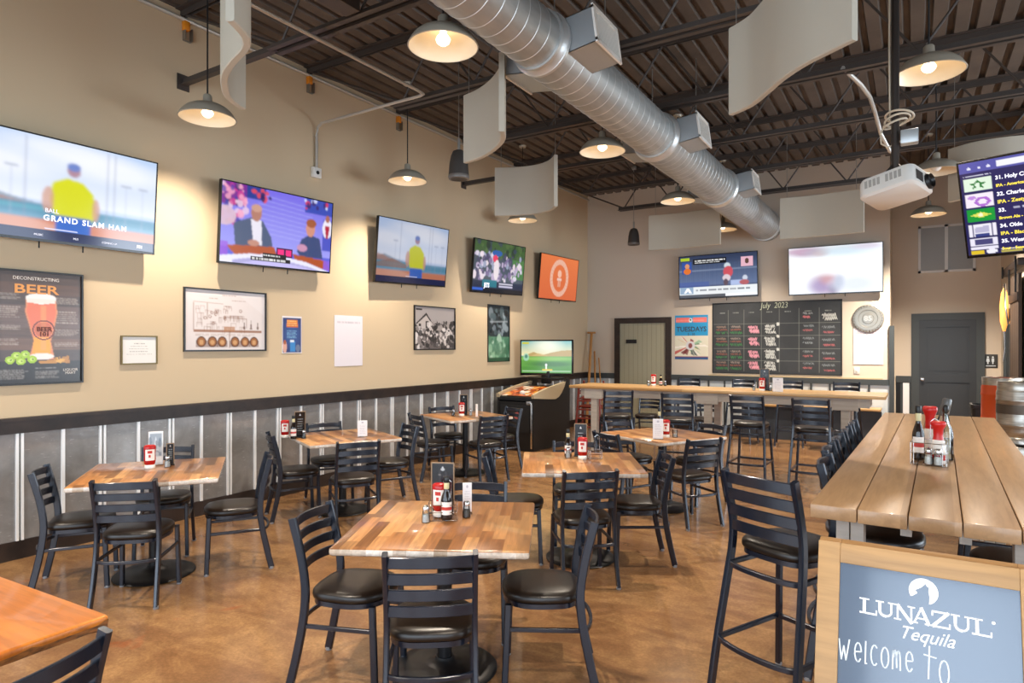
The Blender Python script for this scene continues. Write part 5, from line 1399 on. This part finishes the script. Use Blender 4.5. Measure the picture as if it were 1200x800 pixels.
def Z_(x):
    stroke(lt, [(x + .003, z0 + hh), (x + .040, z0 + hh)], .0045); stroke(lt, [(x + .038, z0 + hh), (x + .004, z0)], thick); stroke(lt, [(x + .003, z0), (x + .042, z0)], .0045); stroke(lt, [(x + .003, z0 + hh), (x + .003, z0 + hh - .010)], thin); stroke(lt, [(x + .042, z0), (x + .042, z0 + .010)], thin)
for fn, x in ((L_, .111), (U_, .151), (N_, .196), (A_, .236), (Z_, .279), (U_, .325), (L_, .370)): fn(x)
lt.lathe([(0, 0), (.004, 0), (.004, .0006), (0, .0006)], 12, mtx=Matrix.Translation((.415, -.0036, z0 + hh - .002)) @ Matrix.Rotation(PI / 2, 4, 'X'))
# round moon with a howling animal cut out of it
cx, cz, rr = .262, -.097, .034
ang = [R(a) for a in range(-62, 215, 9)]
rim = [(cx + rr * math.cos(a), cz + rr * math.sin(a)) for a in ang]
cut = [(-.026, -.016), (-.014, -.006), (-.019, .001), (-.004, .011), (.002, .018), (.005, .022), (.008, .015), (.013, .012), (.012, .002), (.014, -.012), (.013, -.030)]
pts = rim + [(cx + a, cz + b) for a, b in cut]
lt.add([(a, -.0042, b) for a, b in pts], [tuple(range(len(pts)))])
o = lt.build('painted_lettering', INK_W, front, False); o.matrix_local = fm
T = TXT(); T.add('Tequila', .047, .203, -.0045, -.212, shear=.4, sx=.92); o = T.build('painted_script', INK_W, front); o.matrix_local = fm
ck = MB()
def wr(ox, oz, s, pls, w=.0034):
    for pl in pls: stroke(ck, [(ox + a * s * .62, oz + b * s) for a, b in pl], w)
arc = lambda cx, cy, rx, ry, a0, a1, n=8: [(cx + rx * math.cos(R(a0 + (a1 - a0) * i / n)), cy + ry * math.sin(R(a0 + (a1 - a0) * i / n))) for i in range(n + 1)]
gl = {
    'W': [[(0, 1), (.2, 0), (.38, .7), (.56, 0), (.8, 1.05)]], 'e': [[(.05, .5), (.5, .55)] + arc(.3, .5, .25, .48, 10, 320, 10)], 'l': [[(.1, 1.1), (.08, 0), (.2, .02)]],
    'c': [arc(.3, .5, .26, .5, 50, 310, 10)], 'o': [arc(.3, .48, .27, .5, 90, 450, 14)], 'm': [[(.02, 0), (.06, .9), (.1, .6)] + arc(.2, .6, .1, .32, 160, 0, 6) + [(.32, .1)], [(.32, .55)] + arc(.44, .6, .12, .32, 160, 0, 6) + [(.58, .0)]],
    't': [[(.28, 1.15), (.22, 0)], [(0, .82), (.62, .78)]],
}
x = .060
for ch, adv in (('W', .038), ('e', .025), ('l', .015), ('c', .025), ('o', .027), ('m', .03), ('e', .03)):
    wr(x, -.315 + (x - .06) * .04, .052, gl[ch]); x += adv
wr(.263, -.314, .070, gl['t']); wr(.296, -.322, .062, gl['o'])
ck.m(0)
o = ck.build('chalk_writing', CHALK, front, False); o.matrix_local = fm

# ------------------------------------------------------------------ golf arcade machine in the corner
am = thing('golf_arcade_machine', 'black golf arcade cabinet with orange control deck and monitor, in back left corner', 'arcade machine', (-5.42, 9.40, 0))
hw = .34
side = [(-.63, 0), (.63, 0), (.63, 1.12), (.50, 1.12), (.42, 1.05), (-.2, .975), (-.6, .895), (-.63, .86)]
mm = Matrix(((0, 1, 0, 0), (1, 0, 0, 0), (0, 0, 1, 0), (0, 0, 0, 1)))      # outline x -> world y, depth -> world x
MB().prism(side, .03, Matrix.Translation((hw - .03, 0, 0)) @ mm).prism(side, .03, Matrix.Translation((-hw, 0, 0)) @ mm).box(-hw + .03, hw - .03, -.62, .62, .0, .78).build('cabinet', mat('black_cabinet_vinyl', '141110', .5), am, False)
TAN = mat('tan_cheek', 'b8a688', .5)
chk = [(-.64, .845), (-.64, .905), (-.2, .988), (.45, 1.065), (.40, .98), (.30, .88), (.2, .82), (.08, .79), (-.1, .80)]
for cx0 in (hw - .035, -hw - .015): MB().prism(chk, .05, Matrix.Translation((cx0, 0, 0)) @ mm).build('side_cheek', TAN, am, False)
c = Canvas(60, 60, 'a8481c'); r = random.Random(5); c.speck(0, 0, 1, 1, ['d87a30', '7a2a10', 'f0b060', '5a1c0c', 'e8e0d0'], 50, .06, r).ell(.5, .6, .12, .1, 'e8e4dc').ell(.2, .6, .06, .06, 'e86a20').ell(.8, .55, .06, .06, 'e8a030').blur(1)
cp = MB().prism([(-.62, .80), (.30, .80), (.30, 1.0), (.14, .978), (-.6, .862), (-.62, .85)], 2 * hw - .06, Matrix.Translation((-hw + .03, 0, 0)) @ mm).build('control_deck', BLACK, am, False)
p = picture('deck_artwork', c, .60, .72, 0, PRINT_GLOSS, cp); p.matrix_local = Matrix.Translation((0, -.24, .93)) @ Matrix.Rotation(R(-81), 4, 'X')
mb = MB(); mb.lathe([(0, 0), (.05, 0), (.045, .03), (.02, .045), (0, .048)], 18, c=(0, -.40, .90)).build('trackball', WHITE_PL, cp)
for x in (-.2, .2): MB().lathe([(0, 0), (.022, 0), (.022, .012), (.016, .02), (0, .02)], 14, c=(x, -.42, .895)).build('push_button', mat('orange_button', 'e87a20', .3) if 'orange_button' not in bpy.data.materials else bpy.data.materials['orange_button'], cp)
MB().box(-.27, .27, -.65, -.62, .30, .72).build('front_panel', BLACK_SOFT, am, False)
MB().lathe([(0, 0), (.06, 0), (.06, .006), (0, .006)], 24, mtx=Matrix.Translation((.05, -.65, .56)) @ Matrix.Rotation(PI / 2, 4, 'X')).build('round_badge', mat('pink_badge', 'b85a58', .5), am)
MB().rbox(.22, .30, -.655, -.63, .74, .80, .003).rbox(.29, .32, -.645, -.62, .05, .78, .003).build('steel_trim', CHROME, am)
st = MB().rbox(-.08, .08, .36, .46, 1.02, 1.24, .01).rbox(-.3, .3, .28, .52, 1.10, 1.13, .01).build('monitor_stand', BLACK, am)
mo = bpy.data.objects.new('monitor', MB().rbox(-.475, .475, 0, .06, -.31, .31, .01).mesh('monitor', BEZEL)); C.objects.link(mo); mo.parent = am
mo.location = (.02, .36, 1.475); mo.rotation_euler = (0, 0, R(14))
c = Canvas(140, 84, '8ac0b8'); c.grad(0, .45, '6ab0b0', 'f0e0a8').ell(.5, .15, .25, .2, 'f4f0d8', .8, .6).poly([(.05, .46), (.25, .34), (.42, .44), (.6, .36), (.8, .30), (1, .28), (1, .5), (0, .5)], 'b89a5c').poly([(.2, .46), (.35, .38), (.55, .46)], 'd0b070', .8)
c.rect(0, .48, 1, 1, '5a9a3c').ell(.5, .55, .6, .06, '88bc54', .9, .4).ell(.6, .72, .4, .08, '3a7030', .9, .4).rect(0, .8, 1, 1, '4a8a34', .7).rect(.02, .04, .16, .10, 'c8c030').ell(.1, .50, .06, .12, '9ad0b0', .8).ell(.1, .48, .03, .06, '4a8070').ell(.5, .74, .02, .04, 'f0f0f0').rect(.485, .76, .515, .9, 'f4f4e8').rect(.42, .87, .62, .92, 'e0c030').rect(.02, .92, .98, .95, 'c8e8c0', .6).blur(1)
picture('monitor_screen', c, .90, .555, -.002, SCREEN, mo, 0, .008)

# ------------------------------------------------------------------ high chair and poles behind the counter's left end
hc = thing('wooden_high_chair', 'red-brown wooden child high chair behind the counter, beside the arcade machine', 'high chair', (-5.12, 11.0, 0), R(10))
RW = mat('red_brown_wood', '7a2e20', .4)
for sx in (-1, 1):
    for sy in (-1, 1):
        MB().bar([(sx * .24, sy * .24, 0), (sx * .19, sy * .17, .92 if sy < 0 else 1.02)], .035, .035, up=(0, 1, 0)).build('leg', RW, hc)
mb = MB()
for z in (.18, .34, .50, .66, .80):
    k = .24 - .05 * z
    for s in (-1, 1): mb.bar([(-k, s * (.24 - .07 * z), z), (k, s * (.24 - .07 * z), z)], .02, .03); mb.bar([(s * k, -(.24 - .07 * z), z + .03), (s * k, (.24 - .07 * z), z + .03)], .02, .03)
mb.build('rung', RW, hc); MB().rbox(-.19, .19, -.18, .16, .54, .57).build('seat', RW, hc); MB().rbox(-.2, .2, -.2, -.1, .88, .91).build('tray_bar', RW, hc)
POLE = mat('honey_wood_pole', 'b07a3c', .45)
for i, (x0, y0, x1, y1, z1, lab) in enumerate(((-5.72, 12.05, -5.86, 12.6, 1.95, 'thick wooden pole with cross head leaning in the back left corner'), (-5.52, 12.1, -5.80, 12.62, 1.56, 'thin wooden pole leaning in the corner, middle of three'), (-5.35, 12.1, -5.70, 12.62, 1.42, 'thinnest wooden pole leaning in the corner, nearest the sage door'))):
    o = thing('leaning_pole', lab, 'pole', (x0, y0, 0), 0, 'wooden poles in the corner')
    r_ = (.028, .018, .013)[i]
    MB().tube([(0, 0, .0), (x1 - x0, y1 - y0, z1)], r_, 10).build('pole_shaft', POLE, o)
    if i == 0: MB().rbox(x1 - x0 - .09, x1 - x0 + .09, y1 - y0 - .02, y1 - y0 + .02, z1 - .01, z1 + .03).build('cross_head', POLE, o)

# ------------------------------------------------------------------ kegs at the end of the communal table
KEG = mat('brushed_keg_steel', 'b0aca4', .3, .95); t = NT(KEG); t.l(t.ramp(t.noise(t.coords('Object', (1, 1, 12)), 6, 4), [(.3, '9a968e'), (.7, 'c0bcb4')]), t.b.inputs['Base Color'])
def keg(x, y, z, lab, band=None, r=.205, h=.60):
    o = thing('beer_keg', lab, 'keg', (x, y, z), 0, 'stacked kegs')
    MB().lathe([(r * .93, 0), (r * .96, 0), (r * .96, .05), (r * .90, .07), (r * .97, .10), (r, .13), (r, .18), (r * 1.02, .19), (r * 1.02, .205), (r, .215), (r, h - .215), (r * 1.02, h - .205), (r * 1.02, h - .19), (r, h - .18), (r, h - .12), (r * .96, h - .09), (r * .5, h - .06), (0, h - .06)], 40).build('keg_body', KEG if band is None else band, o, True, 45)
    MB().lathe([(r * .92, h - .09), (r * .96, h - .09), (r * .97, h - .005), (r * .955, h), (r * .935, h), (r * .925, h - .005)], 40, caps=False).lathe([(.0, h - .06), (.035, h - .06), (.035, h - .03), (0, h - .03)], 16).build('keg_rim', KEG, o, True, 45)
    if band is None:
        mb = MB(); s = label_strip(r + .001, r + .001, h - .345, h - .245, 150, 390, 40); mb.add(s.v, s.f); mb.build('dark_label_band', mat('dark_keg_band', '5a5148', .4, .5) if 'dark_keg_band' not in bpy.data.materials else bpy.data.materials['dark_keg_band'], o)
    return o
keg(.98, 8.84, 0, 'steel keg on the floor, under the banded keg right of communal table')
keg(.98, 8.84, .63, 'steel keg with dark band on top of the stack right of the communal table', h=.66)
ORK = mat('orange_keg_paint', 'd0501c', .4)
keg(.89, 9.45, 0, 'orange keg on the floor behind the steel kegs', ORK)
keg(.89, 9.45, .63, 'orange keg stacked behind the banded steel keg', ORK, h=.68)
o = thing('waste_bin', 'black waste bin beside the charcoal door behind the kegs', 'bin', (.80, 10.2, 0))
MB().rings([[Vector((a, b, z)) for a, b in rrect(q, q, .04, 3)] for q, z in ((.12, 0), (.16, .88), (.175, .885), (.175, .93), (.15, .93))], True, False).build('bin_body', BLACK_SOFT, o, True, 40)
# barn-door rail and amber sconce on the passage wall
o = thing('barn_door_rail', 'dark timber rail high on the passage wall at far right', 'rail', (XA, 12.2, 2.78))
MB().rbox(-.09, 0, -1.15, .75, 0, .10, .004).build('timber_rail', TRIM, o); [MB().rbox(-.11, -.09, q, q + .05, -.04, .14).build('iron_strap', IRON, o) for q in (-1.0, .5)]
bd = thing('plank_door', 'dark planked sliding door hanging under the timber rail at far right', 'door', (XA - .03, 11.55, 0))
mb = MB()
for i in range(6): mb.rbox(-.05, -.01, -.45 + i * .15 + .003, -.45 + (i + 1) * .15 - .003, .03, 2.68, .003)
mb.build('door_planks', mat('dark_stained_planks', '3a2c22', .6), bd); MB().rbox(-.065, -.05, -.45, .45, 2.3, 2.42).rbox(-.065, -.05, -.45, .45, .5, .62).build('cross_batten', TRIM, bd); [MB().tube([(-.07, q, 2.42), (-.07, q, 2.80)], .012, 6).build('hanger_strap', IRON, bd) for q in (-.35, .35)]
o = thing('amber_sconce', 'tall amber glass wall light with silver arms at far right edge', 'wall light', (XA - .02, 12.3, 2.2))
MB().rings([[Vector((-.10 + a * k, b * k, z)) for a, b in rrect(.055, .055, .02, 3)] for k, z in ((.3, -.30), (.9, -.15), (1, .1), (.7, .28), (.2, .36))]).build('amber_glass', mat('amber_lit_glass', 'e09a50', .2, emit='e8944a', emit_s=.9), o, True, 60)
mb = MB()
for s in (-1, 1): mb.tube([(0, s * .04, -.1), (-.06, s * .1, -.2), (-.1, s * .12, .1), (-.1, s * .09, .42)], .012, 6)
mb.tube([(-.1, 0, -.3), (-.09, 0, -.55), (-.11, .01, -.75)], .012, 6).rbox(-.02, .02, -.05, .05, -.4, .2)
mb.build('silver_arm', CHROME, o)
bpy.context.view_layer.update()
